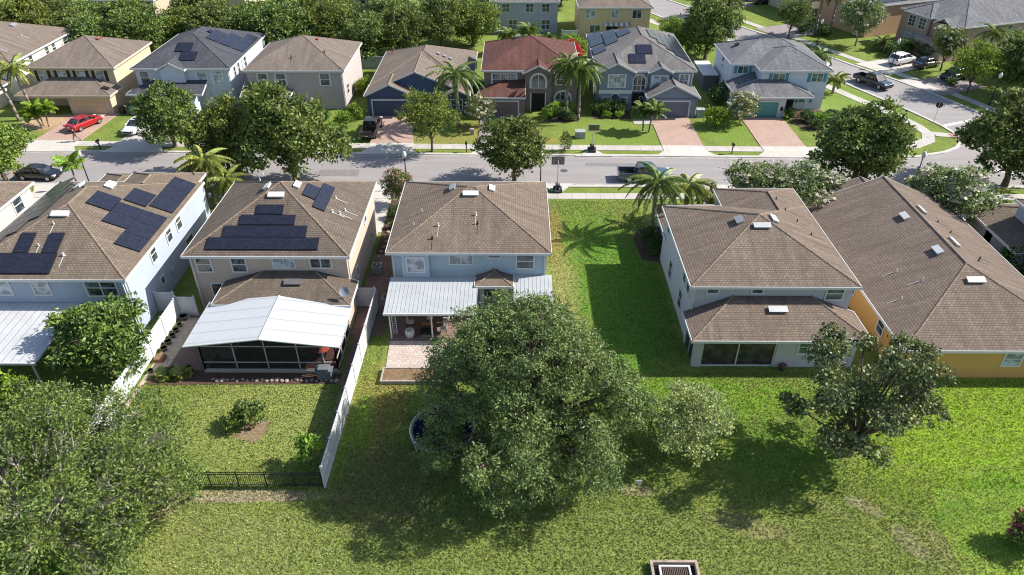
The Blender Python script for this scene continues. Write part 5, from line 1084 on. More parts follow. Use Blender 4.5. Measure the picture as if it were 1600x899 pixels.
# grass blades standing on the near lawns, thinner with distance
def grass_blades():
    rg_ = np.random.default_rng(77); P = []
    for (x0, x1, y0, y1, dens) in ((-31, 38, 21.5, 30, 170), (-31, 44, 30, 39.8, 130), (-11.5, 13, 39.8, 66.8, 90), (25.6, 27.2, 39, 46, 60)):
        n_ = int((x1 - x0) * (y1 - y0) * dens); P.append(np.stack([rg_.uniform(x0, x1, n_), rg_.uniform(y0, y1, n_)], 1))
    P = np.concatenate(P); x, y = P[:, 0], P[:, 1]; ok = np.ones(len(P), bool)
    for (a0, a1, b0, b1) in ((-10, -1.4, 39.9, 43.4), (-9.8, -4.9, 38.3, 40), (-10.3, 2.9, 43.2, 66.8), (-27.1, -11.5, 38.3, 50), (12.8, 27, 39.8, 70), (7.4, 10.1, 20, 24), (27.4, 44, 39, 70), (11.3, 13.2, 54.8, 61), (-18.4, -16.6, 33, 34.6), (-27.4, -27.2, 29, 47), (-11.65, -11.3, 29, 48), (-44, -27.2, 37, 60)):
        ok &= ~((x > a0) & (x < a1) & (y > b0) & (y < b1))
    P = P[ok]; n_ = len(P); h = rg_.uniform(.05, .13, n_)[:, None]; th = rg_.uniform(0, 6.283, n_); w = rg_.uniform(.02, .05, n_)[:, None]
    u = np.stack([np.cos(th), np.sin(th), np.zeros(n_)], 1); ln_ = rg_.normal(size=(n_, 3)) * .6; ln_[:, 2] = 1; ln_ /= np.linalg.norm(ln_, axis=1)[:, None]
    b0 = np.concatenate([P, np.zeros((n_, 1))], 1)
    V = np.stack([b0 - u * w, b0 + u * w, b0 + ln_ * h + u * w * .35, b0 + ln_ * h - u * w * .35], 1).reshape(-1, 3).astype(np.float32)
    o = bpy.data.objects.new('grass', quadmesh('grass', V, grassmat('grass_blades', GREEN2, patches, True))); COL.objects.link(o)
    tag(o, 'short lawn grass standing on the near backyards', kind='stuff')
grass_blades()

# palms
PALM = leafmat('palm_leaflets', (.045, .085, .018), (.13, .19, .045), .4, .3); PALMY = leafmat('yellow_palm_leaflets', (.10, .14, .03), (.24, .28, .075), .4, .3)
def frond_mesh(L, droop, seed, m, nl=26, ll=.55, hang=.35):
    rg_ = random.Random(seed); V = []; pts = []
    for i in range(nl + 1):
        t = i / nl; pts.append(Vector((L * (t - .12 * t * t), 0, L * (.42 * t - droop * t * t))))
    for i in range(nl):
        p_, q_ = pts[i], pts[i + 1]; s = Vector((0, .018, 0)); V += [p_ - s, p_ + s, q_ + s * .7, q_ - s * .7]
        if i < 3: continue
        t = i / nl; l_ = ll * (math.sin(math.pi * min(1, t * .93 + .12)) * .8 + .25)
        for sd_ in (-1, 1):
            for k_ in range(2):
                a_ = p_.lerp(q_, k_ * .5 + rg_.uniform(-.1, .1)); out = Vector((.45 + rg_.uniform(-.1, .15), sd_ * 1, -hang + rg_.uniform(-.25, .25))).normalized() * l_ * rg_.uniform(.85, 1.1)
                w = Vector((.055, 0, .015 * sd_)); e_ = a_ + out; mid = a_ + out * .5 + Vector((0, 0, .04))
                V += [a_, mid + w, e_ + Vector((0, 0, -.05 * hang)), mid - w]
    return quadmesh('frond', np.array([tuple(v) for v in V], np.float32), m)
FR = {}
def palm(label, x, y, h, nf=16, L=2.6, droop=.75, m=PALM, lean=(0, 0), name='palm_tree', group=None, r0=.16, trunk=True, hang=.4, cat='palm'):
    r = root(name, label, cat, (x, y, 0), 0, group); rg_ = random.Random(int(x * 13 + y * 7))
    top = Vector((lean[0], lean[1], h))
    if trunk:
        b_ = MB(); k_ = 8; pts = []; rd = []
        for i in range(k_ + 1):
            t = i / k_; pts.append((lean[0] * t * t, lean[1] * t * t, h * t)); rd.append(r0 * (1.25 - .35 * t))
        b_.path(pts, rd, 9); b_.build('trunk', PBARK, r, smooth=True)
    nf += 5
    for i in range(nf):
        key = (round(L, 1), round(droop, 2), i % 3, m.name, round(hang, 1))
        if key not in FR: FR[key] = frond_mesh(L, droop, i % 3, m, hang=hang)
        o = bpy.data.objects.new('frond', FR[key]); COL.objects.link(o); o.parent = r; o.location = top
        t = i / nf; o.rotation_euler = (0, -R(76 * t - 32 + rg_.uniform(-8, 8)), 2.39996 * i + rg_.uniform(-.2, .2)); s = rg_.uniform(.85, 1.1); o.scale = (s, s, s)
    return r
palm('tall queen palm beside the left corner of the lavender house', 13.1, 60.0, 5.2, 24, 3.7, .9, hang=.9, lean=(.2, .3))
palm('second queen palm behind the tall one, nearer the sidewalk', 16.8, 62.6, 3.8, 22, 3.2, .9, PALMY, hang=.9); palm('shorter palm at the right of the pair by the lavender house', 19.3, 62.5, 2.8, 15, 2.3, .8, PALMY, hang=.8)
palm('tall queen palm in front of the navy house', -7.2, 87.2, 6.6, 26, 4.0, .95, hang=.9, lean=(-.2, .2))
palm('left one of the two tall palms in front of the brown house', 6.6, 89.3, 7.4, 24, 3.3, 1.0, hang=.9, group=None); palm('right one of the two tall palms in front of the brown house', 8.2, 89.3, 6.8, 24, 3.3, 1.0, hang=.9)
palm('small upright palm on the left of the pair in the blue-grey far house lawn', 16.1, 85.7, 2.9, 13, 1.8, .55, PALM, lean=(-.4, .1), r0=.09); palm('small palm on the right of the pair in the blue-grey far house lawn', 16.8, 85.3, 2.8, 15, 2.0, .55, PALM, lean=(.5, .2), r0=.09)
palm('tall leaning palm at the far left of the tan shuttered house', -64.6, 88.6, 7.4, 15, 2.7, .8, PALMY, lean=(-1.6, .4), hang=.7); palm('tall palm right of the leaning one before the tan shuttered house', -62.8, 89.2, 6.6, 15, 2.7, .8, PALMY, lean=(-.6, .4), hang=.7)
palm('small pygmy palm on the left in front of the tan shuttered house', -60.5, 87.0, 2.5, 16, 1.6, .6, BRIGHT, r0=.08, lean=(-.4, 0)); palm('small pygmy palm on the right in front of the tan shuttered house', -59.6, 86.6, 2.7, 16, 1.6, .6, BRIGHT, r0=.08, lean=(.4, 0)); palm('small pygmy palm leaning between the other two before the tan house', -60.2, 86.1, 2.2, 12, 1.5, .6, BRIGHT, r0=.08, lean=(-.9, -.2))
palm('bushy yellow-green palm behind the gap between the blue-grey and tan houses', -30.0, 63.6, 5.7, 24, 3.0, .85, PALMY, hang=.9, lean=(-.4, .4)); palm('shorter yellow-green palm beside the bushy one behind the gap', -28.4, 63.4, 4.0, 20, 2.6, .8, PALMY, hang=.9); palm('lowest palm at the left of the cluster behind the gap', -31.4, 65.0, 4.4, 18, 2.5, .8, PALMY, hang=.9)
palm('palm behind the right end of the white teal-shuttered house', 43.8, 103.8, 4.2, 16, 2.5, .8, hang=.7); palm('lower feathery palm by the right corner of the teal-shuttered house', 45.0, 99.5, 2.2, 14, 2.0, .7, PALMY, hang=.7)
palm('left tall palm before the beige garage house', 53.2, 130.6, 6.6, 14, 2.6, .7, PALMY); palm('right tall palm before the beige garage house', 55.6, 130.2, 6.8, 14, 2.6, .7, PALMY)
palm('palm in front of the top right taupe house', 69.0, 106.8, 6.6, 18, 2.9, .8, PALM, lean=(.6, 0)); palm('low spreading palm left of the taupe house bay', 63.8, 118.2, 1.6, 16, 2.3, .6, PALM); palm('low spreading palm by the peach house wall', 60.6, 120.6, 1.3, 14, 2.2, .6, PALM)
palm('areca palm behind the red roof, at the back', -1.0, 118, 3.2, 18, 2.4, .8, PALM); palm('areca palm left of the grey back house', 2.2, 120.5, 3.4, 18, 2.4, .8, PALM); palm('areca palm in the yard behind the red roof', 5.0, 117.4, 2.8, 16, 2.2, .8, PALM)
palm('upright fan of new fronds showing above the roof of the blue-grey house', -44.0, 64.8, 5.0, 9, 1.7, .3, BRIGHT, r0=.08); palm('small palm under the dark oak at the upper middle', 35.0, 133, 1.8, 12, 2.0, .6, PALM)
palm('left spiky plant in the mulch bed beside the lanai', -25.4, 39.2, .15, 14, .8, .45, PALMY, trunk=False, name='spiky_plant', cat='plant'); palm('right spiky plant in the mulch bed beside the lanai', -24.3, 39.3, .15, 14, .8, .45, PALMY, trunk=False, name='spiky_plant', cat='plant')
# cypress
lb = [(0, 0, 1.0, .75, .75, .95), (0, 0, 1.7, .5, .5, .8)]
bigtree('small cone-shaped conifer beside the far sidewalk', 5.9, 79.4, lb, 2200, .12, leafmat('conifer', (.05, .07, .015), (.12, .14, .04)), 1.0, .06, 31, aspect=1.6, cl=8, spread=.08, name='conifer')

# ---------------------------------------------------------------- vehicles
def paint(key, col, rough=.25, metal=.1):
    m_ = mat(key, col, rough, .04, 1, metal, spec=.6); m_.node_tree.nodes['Principled BSDF'].inputs['Coat Weight'].default_value = .6; return m_
CARG = glassmat('car_glass', (.012, .014, .018), .05)
def loft(b_, secs, mi=0, cap=True):
    rings = [[b_.pt(p_) for p_ in s] for s in secs]
    for A, B in zip(rings, rings[1:]):
        for i in range(len(A) - 1): b_.f.append([A[i], B[i], B[i + 1], A[i + 1]]); b_.mi.append(mi)
        b_.f.append([A[-1], B[-1], B[0], A[0]]); b_.mi.append(mi)
    if cap: b_.f.append(rings[0]); b_.mi.append(mi); b_.f.append(rings[-1][::-1]); b_.mi.append(mi)
def bsec(x, w, zb, zt): return [(x, -w * .9, zb), (x, -w, zb + .16), (x, -w, zb + (zt - zb) * .62), (x, -w * .95, zt - .05), (x, -w * .82, zt), (x, w * .82, zt), (x, w * .95, zt - .05), (x, w, zb + (zt - zb) * .62), (x, w, zb + .16), (x, w * .9, zb)]
def gsec(x0, x1, w0, w1, z0, z1): return [(x0, -w0, z0), (x1, -w1, z1), (x1, w1, z1), (x0, w0, z0)]
def vehicle(kind, label, x, y, deg, m_, name, z=.01, group='parked vehicles'):
    r = root(name, label, 'pickup truck' if kind == 'pickup' else 'car', (x, y, z), R(deg), group)
    if kind == 'sedan':
        st = [(-2.32, .70, .35, .72), (-2.2, .84, .25, .90), (-1.6, .90, .22, .97), (-.6, .91, .22, .96), (.6, .91, .22, .94), (1.3, .90, .22, .88), (1.95, .86, .24, .80), (2.28, .74, .30, .64)]
        cab = [(-1.75, .80, .95), (-1.1, .66, 1.36), (-.3, .64, 1.43), (.35, .64, 1.40), (1.15, .78, .90)]; wh = (-1.42, 1.42); wr_ = .33; L_ = 2.3
    elif kind == 'suv':
        st = [(-2.3, .80, .4, .95), (-2.2, .90, .3, 1.08), (-1.2, .94, .28, 1.10), (.7, .94, .28, 1.08), (1.3, .92, .28, 1.02), (2.0, .88, .3, .95), (2.3, .78, .38, .75)]
        cab = [(-2.15, .82, 1.05), (-1.85, .74, 1.62), (-.6, .72, 1.70), (.3, .71, 1.66), (1.15, .82, 1.05)]; wh = (-1.4, 1.42); wr_ = .37; L_ = 2.28
    else:
        st = [(-.95, .95, .45, 1.1), (0, .96, .42, 1.12), (1.0, .96, .42, 1.12), (1.4, .95, .42, 1.10), (2.3, .93, .42, 1.05), (2.8, .86, .48, .92)]
        cab = [(-.92, .84, 1.1), (-.75, .74, 1.74), (.1, .73, 1.80), (.7, .72, 1.76), (1.4, .84, 1.1)]; wh = (-1.75, 1.75); wr_ = .41; L_ = 2.8
    b_ = MB(); loft(b_, [bsec(*s) for s in st])
    if kind == 'pickup':
        for a_ in ((-2.85, -.96, -.95, -.83, .45, 1.08), (-2.85, -.96, .83, .95, .45, 1.08), (-2.92, -2.83, -.95, .95, .5, 1.08), (-2.85, -.96, -.83, .83, .45, .62)): b_.box(*a_)
    bd = b_.build('body', m_, r, smooth=False)
    bv = bd.modifiers.new('bevel', 'BEVEL'); bv.width = .05; bv.segments = 2; bv.limit_method = 'ANGLE'; bv.angle_limit = R(25)
    if kind == 'pickup': q_ = MB(); q_.box(-2.82, -.97, -.82, .82, .62, .64); q_.build('bed_liner', BLACK, r)
    b_ = MB(); loft(b_, [[(x_, -w * 1.06, .85), (x_, -w, z_), (x_, w, z_), (x_, w * 1.06, .85)] for x_, w, z_ in cab]); b_.build('windows', CARG, r)
    b_ = MB(); k_ = cab[1:-1]
    loft(b_, [[(x_, -w - .015, z_ - .03), (x_, -w + .06, z_ + .035), (x_, w - .06, z_ + .035), (x_, w + .015, z_ - .03)] for x_, w, z_ in k_]); b_.build('roof', m_, r)
    def pillar(p0, p1, r0, r1): q_ = MB(); q_.tube(p0, p1, r0, r1, 6); q_.build('pillar', m_, r)
    for sd_ in (-1, 1):
        for (xa, wa, za), (xb, wb, zb_) in ((cab[0], cab[1]), (cab[-1], cab[-2])): pillar((xa, sd_ * wa * 1.0, za), (xb, sd_ * wb * 1.0, zb_), .05, .04)
        pillar((-.25, sd_ * .87, .95), (-.25, sd_ * .67, cab[2][2] - .03), .045, .04)
        if kind != 'sedan': pillar((-1.25 if kind == 'suv' else .45, sd_ * .87, 1.0), (-1.2 if kind == 'suv' else .4, sd_ * .72, cab[2][2] - .05), .05, .045)
    for sd_ in (-1, 1):
        b_ = MB(); b_.box(.95, 1.1, sd_ * .9 - .1, sd_ * .9 + .1, .98 if kind == 'sedan' else 1.12, 1.12 if kind == 'sedan' else 1.3); b_.build('mirror', m_, r)
        b_ = MB(); w = st[-2][1] * .78; b_.box(L_ - .3, L_ - .02, sd_ * w - .17, sd_ * w + .17, st[-1][3] - .06, st[-1][3] + .08); b_.build('headlight', mat('headlight_lens', (.6, .62, .65), .15), r)
        tx = -2.93 if kind == 'pickup' else -L_ - .03; tz = .8 if kind != 'suv' else .95; b_ = MB(); b_.box(tx, tx + .12, sd_ * .72 - .14, sd_ * .72 + .14, tz - .07, tz + .1); b_.build('taillight', mat('taillight_lens', (.35, .02, .02), .2), r)
        for wx in wh:
            b_ = MB(); yy = sd_ * (.86 if kind == 'pickup' else .80); b_.tube((wx, yy - .12, wr_), (wx, yy + .12, wr_), wr_, wr_, 22); t_o = b_.build('wheel', RUB, r)
            b_ = MB(); yo = yy + sd_ * .125; b_.tube((wx, yo - .01, wr_), (wx, yo + .012, wr_), wr_ * .62, wr_ * .58, 14)
            b_.build('rim', CHROME, t_o)
    b_ = MB(); b_.box(L_ - .06, L_ + .06, -.5, .5, .42, .62); b_.build('grille', BLACK, r)
    b_ = MB(); px = -2.96 if kind == 'pickup' else -L_ - .06; b_.box(px, px + .02, -.16, .16, .62, .72); b_.build('licence_plate', WHITE, r)
    return r
vehicle('sedan', 'red sedan parked on the pink paver driveway of the tan shuttered house', -54.9, 86.6, 68, paint('red_paint', (.34, .008, .012)), 'parked_car', .07)
vehicle('sedan', 'white car half hidden by the oak on the driveway of the white-blue house', -47.7, 85.6, -97, paint('white_car_paint', (.7, .7, .7)), 'parked_car', .07)
vehicle('sedan', 'black car parked at the near kerb at the left edge', -52.6, 71.9, -4, paint('black_paint', (.012, .013, .018)), 'parked_car')
vehicle('pickup', 'brown-black pickup seen from behind on the navy house driveway', -18.0, 84.9, 88, paint('brown_black_paint', (.035, .025, .025)), 'parked_pickup', .07)
vehicle('pickup', 'grey-blue pickup parked at the near kerb behind the palm', 14.2, 71.9, -1, paint('grey_blue_paint', (.06, .085, .12)), 'parked_pickup')
vehicle('pickup', 'dark blue pickup parked at the kerb of the side street', 52.1, 103.0, -62, paint('dark_blue_paint', (.018, .024, .038)), 'parked_pickup')
vehicle('suv', 'white SUV on a driveway across the side street', 60.8, 113.3, 29, paint('white_car_paint', (.7, .7, .7)), 'parked_car', .07)
vehicle('sedan', 'dark blue car right of the white SUV', 63.9, 111.6, 26, paint('dark_blue_paint', (.018, .024, .038)), 'parked_car', .07)
vehicle('suv', 'black minivan on the driveway beside the lime green tree', 65.2, 105.6, 205, paint('black_plum_paint', (.02, .012, .018)), 'parked_car', .07)
vehicle('sedan', 'white car at the side street kerb peeking out behind the white house', 47.0, 112.4, -62, paint('white_car_paint', (.7, .7, .7)), 'parked_car')
vehicle('sedan', 'red car hidden behind the bright street oak in the mauve house driveway', -31.6, 86.2, 90, paint('red_paint', (.34, .008, .012)), 'parked_car', .07)
vehicle('sedan', 'dark car at the far top on the side street driveway', 50.2, 152.6, 21, paint('black_paint', (.012, .013, .018)), 'parked_car', .07)
vehicle('sedan', 'pale blue car cut by the right edge beside the orange house', 43.4, 45.2, 95, paint('pale_blue_paint', (.35, .4, .48)), 'parked_car', .02)

# ---------------------------------------------------------------- street furniture
GLOBE = mat('lamp_globe_glass', (.72, .72, .68), .3)
def lamp(label, x, y, h=4.2):
    r = root('street_lamp', label, 'street lamp', (x, y, 0), 0, 'street lamps'); b_ = MB(); b_.lathe([(.16, 0), (.15, .35), (.07, .45), (.05, h - .55), (.11, h - .45)], 12); b_.build('pole', BLACK, r)
    b_ = MB(); b_.lathe([(.12, h - .45), (.22, h - .25), (.24, h - .05), (.16, h + .15), (.04, h + .3)], 14); b_.build('globe', GLOBE, r, smooth=True); b_ = MB(); b_.lathe([(.05, h + .28), (.02, h + .42)], 8); b_.build('finial', BLACK, r)
for lb, x, y in (('street lamp above the roof of the blue-grey house at the left', -45.7, 69.3), ('street lamp behind the gap between the tan and light blue houses', -11.6, 69.2), ('street lamp beside the street oak, left of the basketball hoop', 2.7, 69.4), ('street lamp at the street corner behind the orange house', 42.6, 69.4), ('street lamp on the side street before the driveway across', 50.7, 122.5), ('street lamp by the dark car across the side street', 58.4, 111.2), ('street lamp beside the lime tree on the side street', 64.8, 95.0)): lamp(lb, x, y)
RED = mat('sign_red', (.45, .02, .02), .5)
def txt(body, size, m_, parent, loc, rot, name='lettering'):
    cu = bpy.data.curves.new(name, 'FONT'); cu.body = body; cu.size = size; cu.align_x = 'CENTER'; cu.align_y = 'CENTER'; cu.extrude = .003
    o = bpy.data.objects.new(name + '_src', cu); COL.objects.link(o); dg = bpy.context.evaluated_depsgraph_get(); me = bpy.data.meshes.new_from_object(o.evaluated_get(dg)); bpy.data.objects.remove(o)
    me.materials.clear(); me.materials.append(m_); q_ = bpy.data.objects.new(name, me); COL.objects.link(q_); q_.parent = parent; q_.location = loc; q_.rotation_euler = rot
r = root('stop_sign', 'octagonal stop sign seen from behind at the street corner', 'road sign', (53.8, 88.1, 0), R(65)); b_ = MB(); b_.tube((0, 0, 0), (0, 0, 2.9), .035, .035, 8); b_.build('pole', METAL, r)
b_ = MB(); b_.M = Matrix.Translation((.045, 0, 2.55)) @ Matrix.Rotation(R(90), 4, 'Y') @ Matrix.Rotation(R(22.5), 4, 'Z'); b_.lathe([(.42, -.008), (.42, .008)], 8)
pl_ = b_.build('sign_plate', [BLACK], r); b_ = MB(); b_.M = Matrix.Translation((.06, 0, 2.55)) @ Matrix.Rotation(R(90), 4, 'Y') @ Matrix.Rotation(R(22.5), 4, 'Z'); b_.lathe([(.41, -.004), (.41, .002)], 8); b_.build('sign_face', RED, r)
txt('STOP', .26, WHITE, r, (.066, 0, 2.55), (R(90), 0, R(90)))
def hoop(label, x, y, rz):
    r = root('basketball_hoop', label, 'basketball hoop', (x, y, .1), R(rz), 'basketball hoops')
    b_ = MB(); b_.prism([(-.5, -.55), (.5, -.55), (.42, .6), (-.42, .6)], 0, .28); b_.prism([(-.25, -.3), (.25, -.3), (.2, .4), (-.2, .4)], .28, .75); o = b_.build('base', mat('hoop_base', (.02, .02, .022), .6), r)
    for q_ in range(3): c_ = MB(); c_.box(-.3, .3, -.556, -.553, .05 + q_ * .07, .08 + q_ * .07)
    c_.build('base_stripe', WHITE, o)
    b_ = MB(); b_.tube((0, 0, .28), (0, .05, 3.0), .055, .05, 8); b_.tube((-.2, -.4, .28), (0, 0, 1.2), .025, .025, 6); b_.tube((.2, -.4, .28), (0, 0, 1.2), .025, .025, 6); b_.tube((0, .05, 2.5), (0, .6, 2.95), .03, .03, 6); b_.tube((0, .05, 3.0), (0, .6, 3.25), .03, .03, 6); b_.build('pole', METAL, r)
    b_ = MB()
    for a_ in ((-.68, .68, .62, .66, 2.72, 2.78), (-.68, .68, .62, .66, 3.5, 3.56), (-.68, -.62, .62, .66, 2.72, 3.56), (.62, .68, .62, .66, 2.72, 3.56)): b_.box(*a_)
    for a_ in ((-.25, .25, .615, .635, 2.9, 2.93), (-.25, .25, .615, .635, 3.22, 3.25), (-.25, -.22, .615, .635, 2.9, 3.25), (.22, .25, .615, .635, 2.9, 3.25)): b_.box(*a_)
    b_.build('backboard_frame', BLACK if rz == 0 else WHITE, r)
    b_ = MB(); b_.box(-.62, .62, .635, .645, 2.78, 3.5); b_.build('backboard', SCREEN, r)
    b_ = MB()
    for i in range(16): t0, t1 = 2 * math.pi * i / 16, 2 * math.pi * (i + 1) / 16; b_.tube((.23 * math.cos(t0), .95 + .23 * math.sin(t0), 2.88), (.23 * math.cos(t1), .95 + .23 * math.sin(t1), 2.88), .015, .015, 5)
    b_.build('rim', mat('hoop_orange', (.6, .15, .03)), r)
hoop('basketball hoop on the near kerb facing the road', 4.5, 68.9, 0); hoop('basketball hoop on the far kerb before the blue-grey house', 9.1, 79.3, 180)
def mailbox(label, x, y, m_=BLACK):
    r = root('mailbox', label, 'mailbox', (x, y, 0), 0, 'mailboxes'); b_ = MB(); b_.box(-.05, .05, -.05, .05, 0, 1.05); b_.box(-.04, .04, -.3, .1, .85, .92); b_.build('post', m_, r)
    b_ = MB(); b_.box(-.12, .12, -.35, .2, 1.05, 1.2)
    for i in range(6): t0, t1 = math.pi * i / 6, math.pi * (i + 1) / 6; b_.face([(.12 * math.cos(t0), -.35, 1.2 + .12 * math.sin(t0)), (.12 * math.cos(t0), .2, 1.2 + .12 * math.sin(t0)), (.12 * math.cos(t1), .2, 1.2 + .12 * math.sin(t1)), (.12 * math.cos(t1), -.35, 1.2 + .12 * math.sin(t1))])
    b_.build('box', m_, r); b_ = MB(); b_.box(.125, .14, -.2, -.16, 1.1, 1.35); b_.build('flag', RED, r)
for lb, x, y in (('mailbox on the verge right of the pink driveway before the white house', 25.6, 78.8), ('mailbox on the verge before the brown house, left of the oak', -5.8, 79.1), ('mailbox on the verge before the mauve-grey house', -20.3, 79.1), ('mailbox on the verge before the white-blue house', -49.6, 79.5)): mailbox(lb, x, y)
def bin_(label, x, y, m_, rz=0, z=.02):
    r = root('wheelie_bin', label, 'rubbish bin', (x, y, z), R(rz), 'wheeled bins'); b_ = MB()
    A = [(-.24, -.26), (.24, -.26), (.24, .26), (-.24, .26)]; B = [(-.3, -.34), (.3, -.34), (.3, .34), (-.3, .34)]
    loft(b_, [[(x_, y_, .06) for x_, y_ in A], [(x_, y_, .98) for x_, y_ in B]]); b_.build('body', m_, r); b_ = MB(); b_.box(-.33, .33, -.36, .4, .98, 1.06); b_.tube((-.3, .42, .98), (.3, .42, .98), .02, .02, 6); b_.build('lid', m_, r)
    for sx in (-.28, .28): b_ = MB(); b_.tube((sx - .03, .28, .12), (sx + .03, .28, .12), .12, .12, 12); b_.build('wheel', RUB, r)
BINB = mat('black_bin', (.03, .03, .033), .6); BING = mat('grey_blue_bin', (.12, .14, .17), .6)
bin_('black wheeled bin by the side wall of the tan shuttered house', -52.2, 91.2, BINB); bin_('blue recycling bin next to the white-blue house', -50.6, 90.9, mat('blue_bin', (.05, .2, .4), .6))
r = root('grill', 'dark grey barbecue grill at the right front corner of the lanai', 'grill', (-13.75, 39.0, .03)); b_ = MB(); b_.box(-.5, .5, -.3, .3, .12, .82); b_.build('cabinet', BING, r); b_ = MB(); b_.box(-.62, .62, -.34, .34, .82, .9); b_.box(-.4, .4, -.3, .3, .9, 1.08); b_.build('hood', mat('grill_hood', (.14, .15, .17), .35), r)
for sx in (-.42, .42): b_ = MB(); b_.tube((sx - .03, -.2, .1), (sx + .03, -.2, .1), .09, .09, 12); b_.build('wheel', RUB, r)
def ac(label, x, y):
    r = root('air_conditioner', label, 'air conditioner', (x, y, .04), 0, 'air conditioners'); b_ = MB(); b_.box(-.4, .4, -.4, .4, .05, .8)
    for i in range(12): b_.box(-.41, .41, -.41, .41, .1 + i * .056, .115 + i * .056)
    b_.build('housing', mat('ac_grey', (.32, .31, .29), .5), r); b_ = MB(); b_.lathe([(.34, .8), (.34, .83), (.3, .835)], 20); b_.build('fan_grille', BLACK, r); b_ = MB(); b_.lathe([(.09, .835), (.07, .87)], 10); b_.build('fan_hub', METAL, r)
ac('air conditioner in the alley, further one beside the tan house', -12.2, 53.0); ac('air conditioner behind the left end of the metal patio cover', -10.6, 48.2); ac('air conditioner between the orange house and the right-edge house', 42.3, 53.5)
r = root('utility_box', 'pale green utility cabinet beside the grey garage', 'utility box', (24.3, 90.6, 0)); b_ = MB(); b_.box(-.5, .5, -.4, .4, 0, 1.0); b_.box(-.54, .54, -.44, .44, 1.0, 1.06); b_.build('cabinet', mat('utility_green', (.34, .38, .36), .6), r); b_ = MB(); b_.box(-.01, .01, -.41, -.4, .1, .95); b_.build('door_seam', BLACK, r)
r = root('utility_box', 'grey transformer box on the lawn of the blue-grey far house', 'utility box', (8.0, 83.6, 0)); b_ = MB(); b_.box(-.6, .6, -.5, .5, 0, .8); b_.box(-.64, .64, -.54, .54, .8, .88); b_.build('cabinet', mat('transformer_grey', (.33, .34, .3), .6), r); b_ = MB(); b_.box(-.62, -.1, -.505, -.5, .1, .7); b_.build('door', mat('transformer_door', (.28, .29, .26), .6), r)
r = root('utility_box', 'small pale utility pedestal on the lawn before the navy house', 'utility box', (-5.4, 84.4, 0)); b_ = MB(); b_.box(-.25, .25, -.2, .2, 0, .7); b_.box(-.28, .28, -.23, .23, .7, .76); b_.build('cabinet', MC['transformer_grey'], r); b_ = MB(); b_.box(-.2, .2, -.205, -.2, .1, .6); b_.build('door', MC['transformer_door'], r)
r = root('satellite_dish', 'grey satellite dish on the lower roof corner of the tan house', 'satellite dish', (-13.1, 44.9, 3.05)); b_ = MB(); b_.tube((0, 0, -.1), (0, 0, .5), .025, .025, 6); b_.tube((0, 0, .45), (-.35, -.35, .35), .015, .015, 5); b_.build('mast', METAL, r)
b_ = MB(); b_.M = Matrix.Translation((0, 0, .55)) @ Matrix.Rotation(R(50), 4, 'X'); b_.lathe([(.05, 0), (.22, .03), (.38, .1), (.39, .1), (.22, .01), (.05, -.02)], 18); b_.build('dish', mat('dish_grey', (.2, .23, .26), .5), r)
# pots along the vinyl fence
POT = mat('dark_pot', (.05, .05, .045), .5); TER = mat('terracotta', (.3, .12, .07), .8)
pots = [(46.0, .33, 'largest black pot by the fence gate'), (45.1, .22, 'first small pot in front of the largest one'), (44.4, .25, 'second small pot from the gate'), (43.7, .25, 'middle dark pot of the fence row'), (42.9, .28, 'dark pot with moss beside the middle one'), (42.1, .27, 'dark pot nearest the wooden planter'), (39.6, .2, 'small pot at the lawn end of the fence row')]
for y, s, lb in pots:
    r = root('plant_pot', lb, 'pot', (-26.75, y, .04), 0, 'pots along the white vinyl fence'); b_ = MB(); b_.lathe([(s * .7, 0), (s, s * 1.1), (s * 1.05, s * 1.15), (s * .9, s * 1.15), (s * .85, s)], 16); b_.build('pot', POT, r); b_ = MB(); b_.lathe([(s * .86, s * .95), (s * .85, s * 1.0)], 14); b_.build('soil', SOIL, r)
r = root('planter_box', 'square terracotta planter in the row of pots by the fence', 'planter', (-26.6, 41.0, .04)); b_ = MB(); b_.box(-.35, .35, -.35, .35, 0, .3); b_.build('box', TER, r); b_ = MB(); b_.box(-.3, .3, -.3, .3, .3, .31); b_.build('soil', SOIL, r)
r = root('plant_pot', 'dark urn against the wall below the green-glazed porch window', 'pot', (19.75, 40.15, 0)); b_ = MB(); b_.lathe([(.16, 0), (.3, .25), (.26, .45), (.2, .5), (.16, .45)], 16); b_.build('pot', mat('brown_pot', (.07, .04, .035), .5), r); b_ = MB(); b_.lathe([(.16, .44), (.15, .46)], 12); b_.build('soil', SOIL, r)
# drain box in the foreground
r = root('drain_inlet', 'concrete drain inlet with a white-framed metal grate at the bottom edge', 'drain', (8.75, 22.9, 0)); b_ = MB()
for a_ in ((-1.3, 1.3, .85, 1.0, 0, .35), (-1.3, -1.15, -1.2, .85, 0, .35), (1.15, 1.3, -1.2, .85, 0, .35), (-1.3, 1.3, -1.35, -1.2, 0, .35)): b_.box(*a_)
b_.build('kerb_wall', mat('old_concrete', (.32, .26, .21), .9, .35, 4, 0, .5, 10), r)
b_ = MB()
for a_ in ((-.85, .85, .62, .72, .12, .3), (-.85, -.75, -1.1, .62, .12, .3), (.75, .85, -1.1, .62, .12, .3)): b_.box(*a_)
b_.build('grate_frame', WHITE, r); b_ = MB()
for i in range(16): b_.box(-.74 + i * .098 - .02, -.74 + i * .098 + .02, -1.1, .61, .2, .26)
for i in range(5): b_.box(-.74, .74, -1.0 + i * .37, -.98 + i * .37, .18, .2)
b_.build('grate', mat('rusty_grate', (.14, .1, .08), .7), r); b_ = MB(); b_.box(-1.14, 1.14, -1.19, .84, -.02, .02); b_.build('pit_floor', DARK, r)
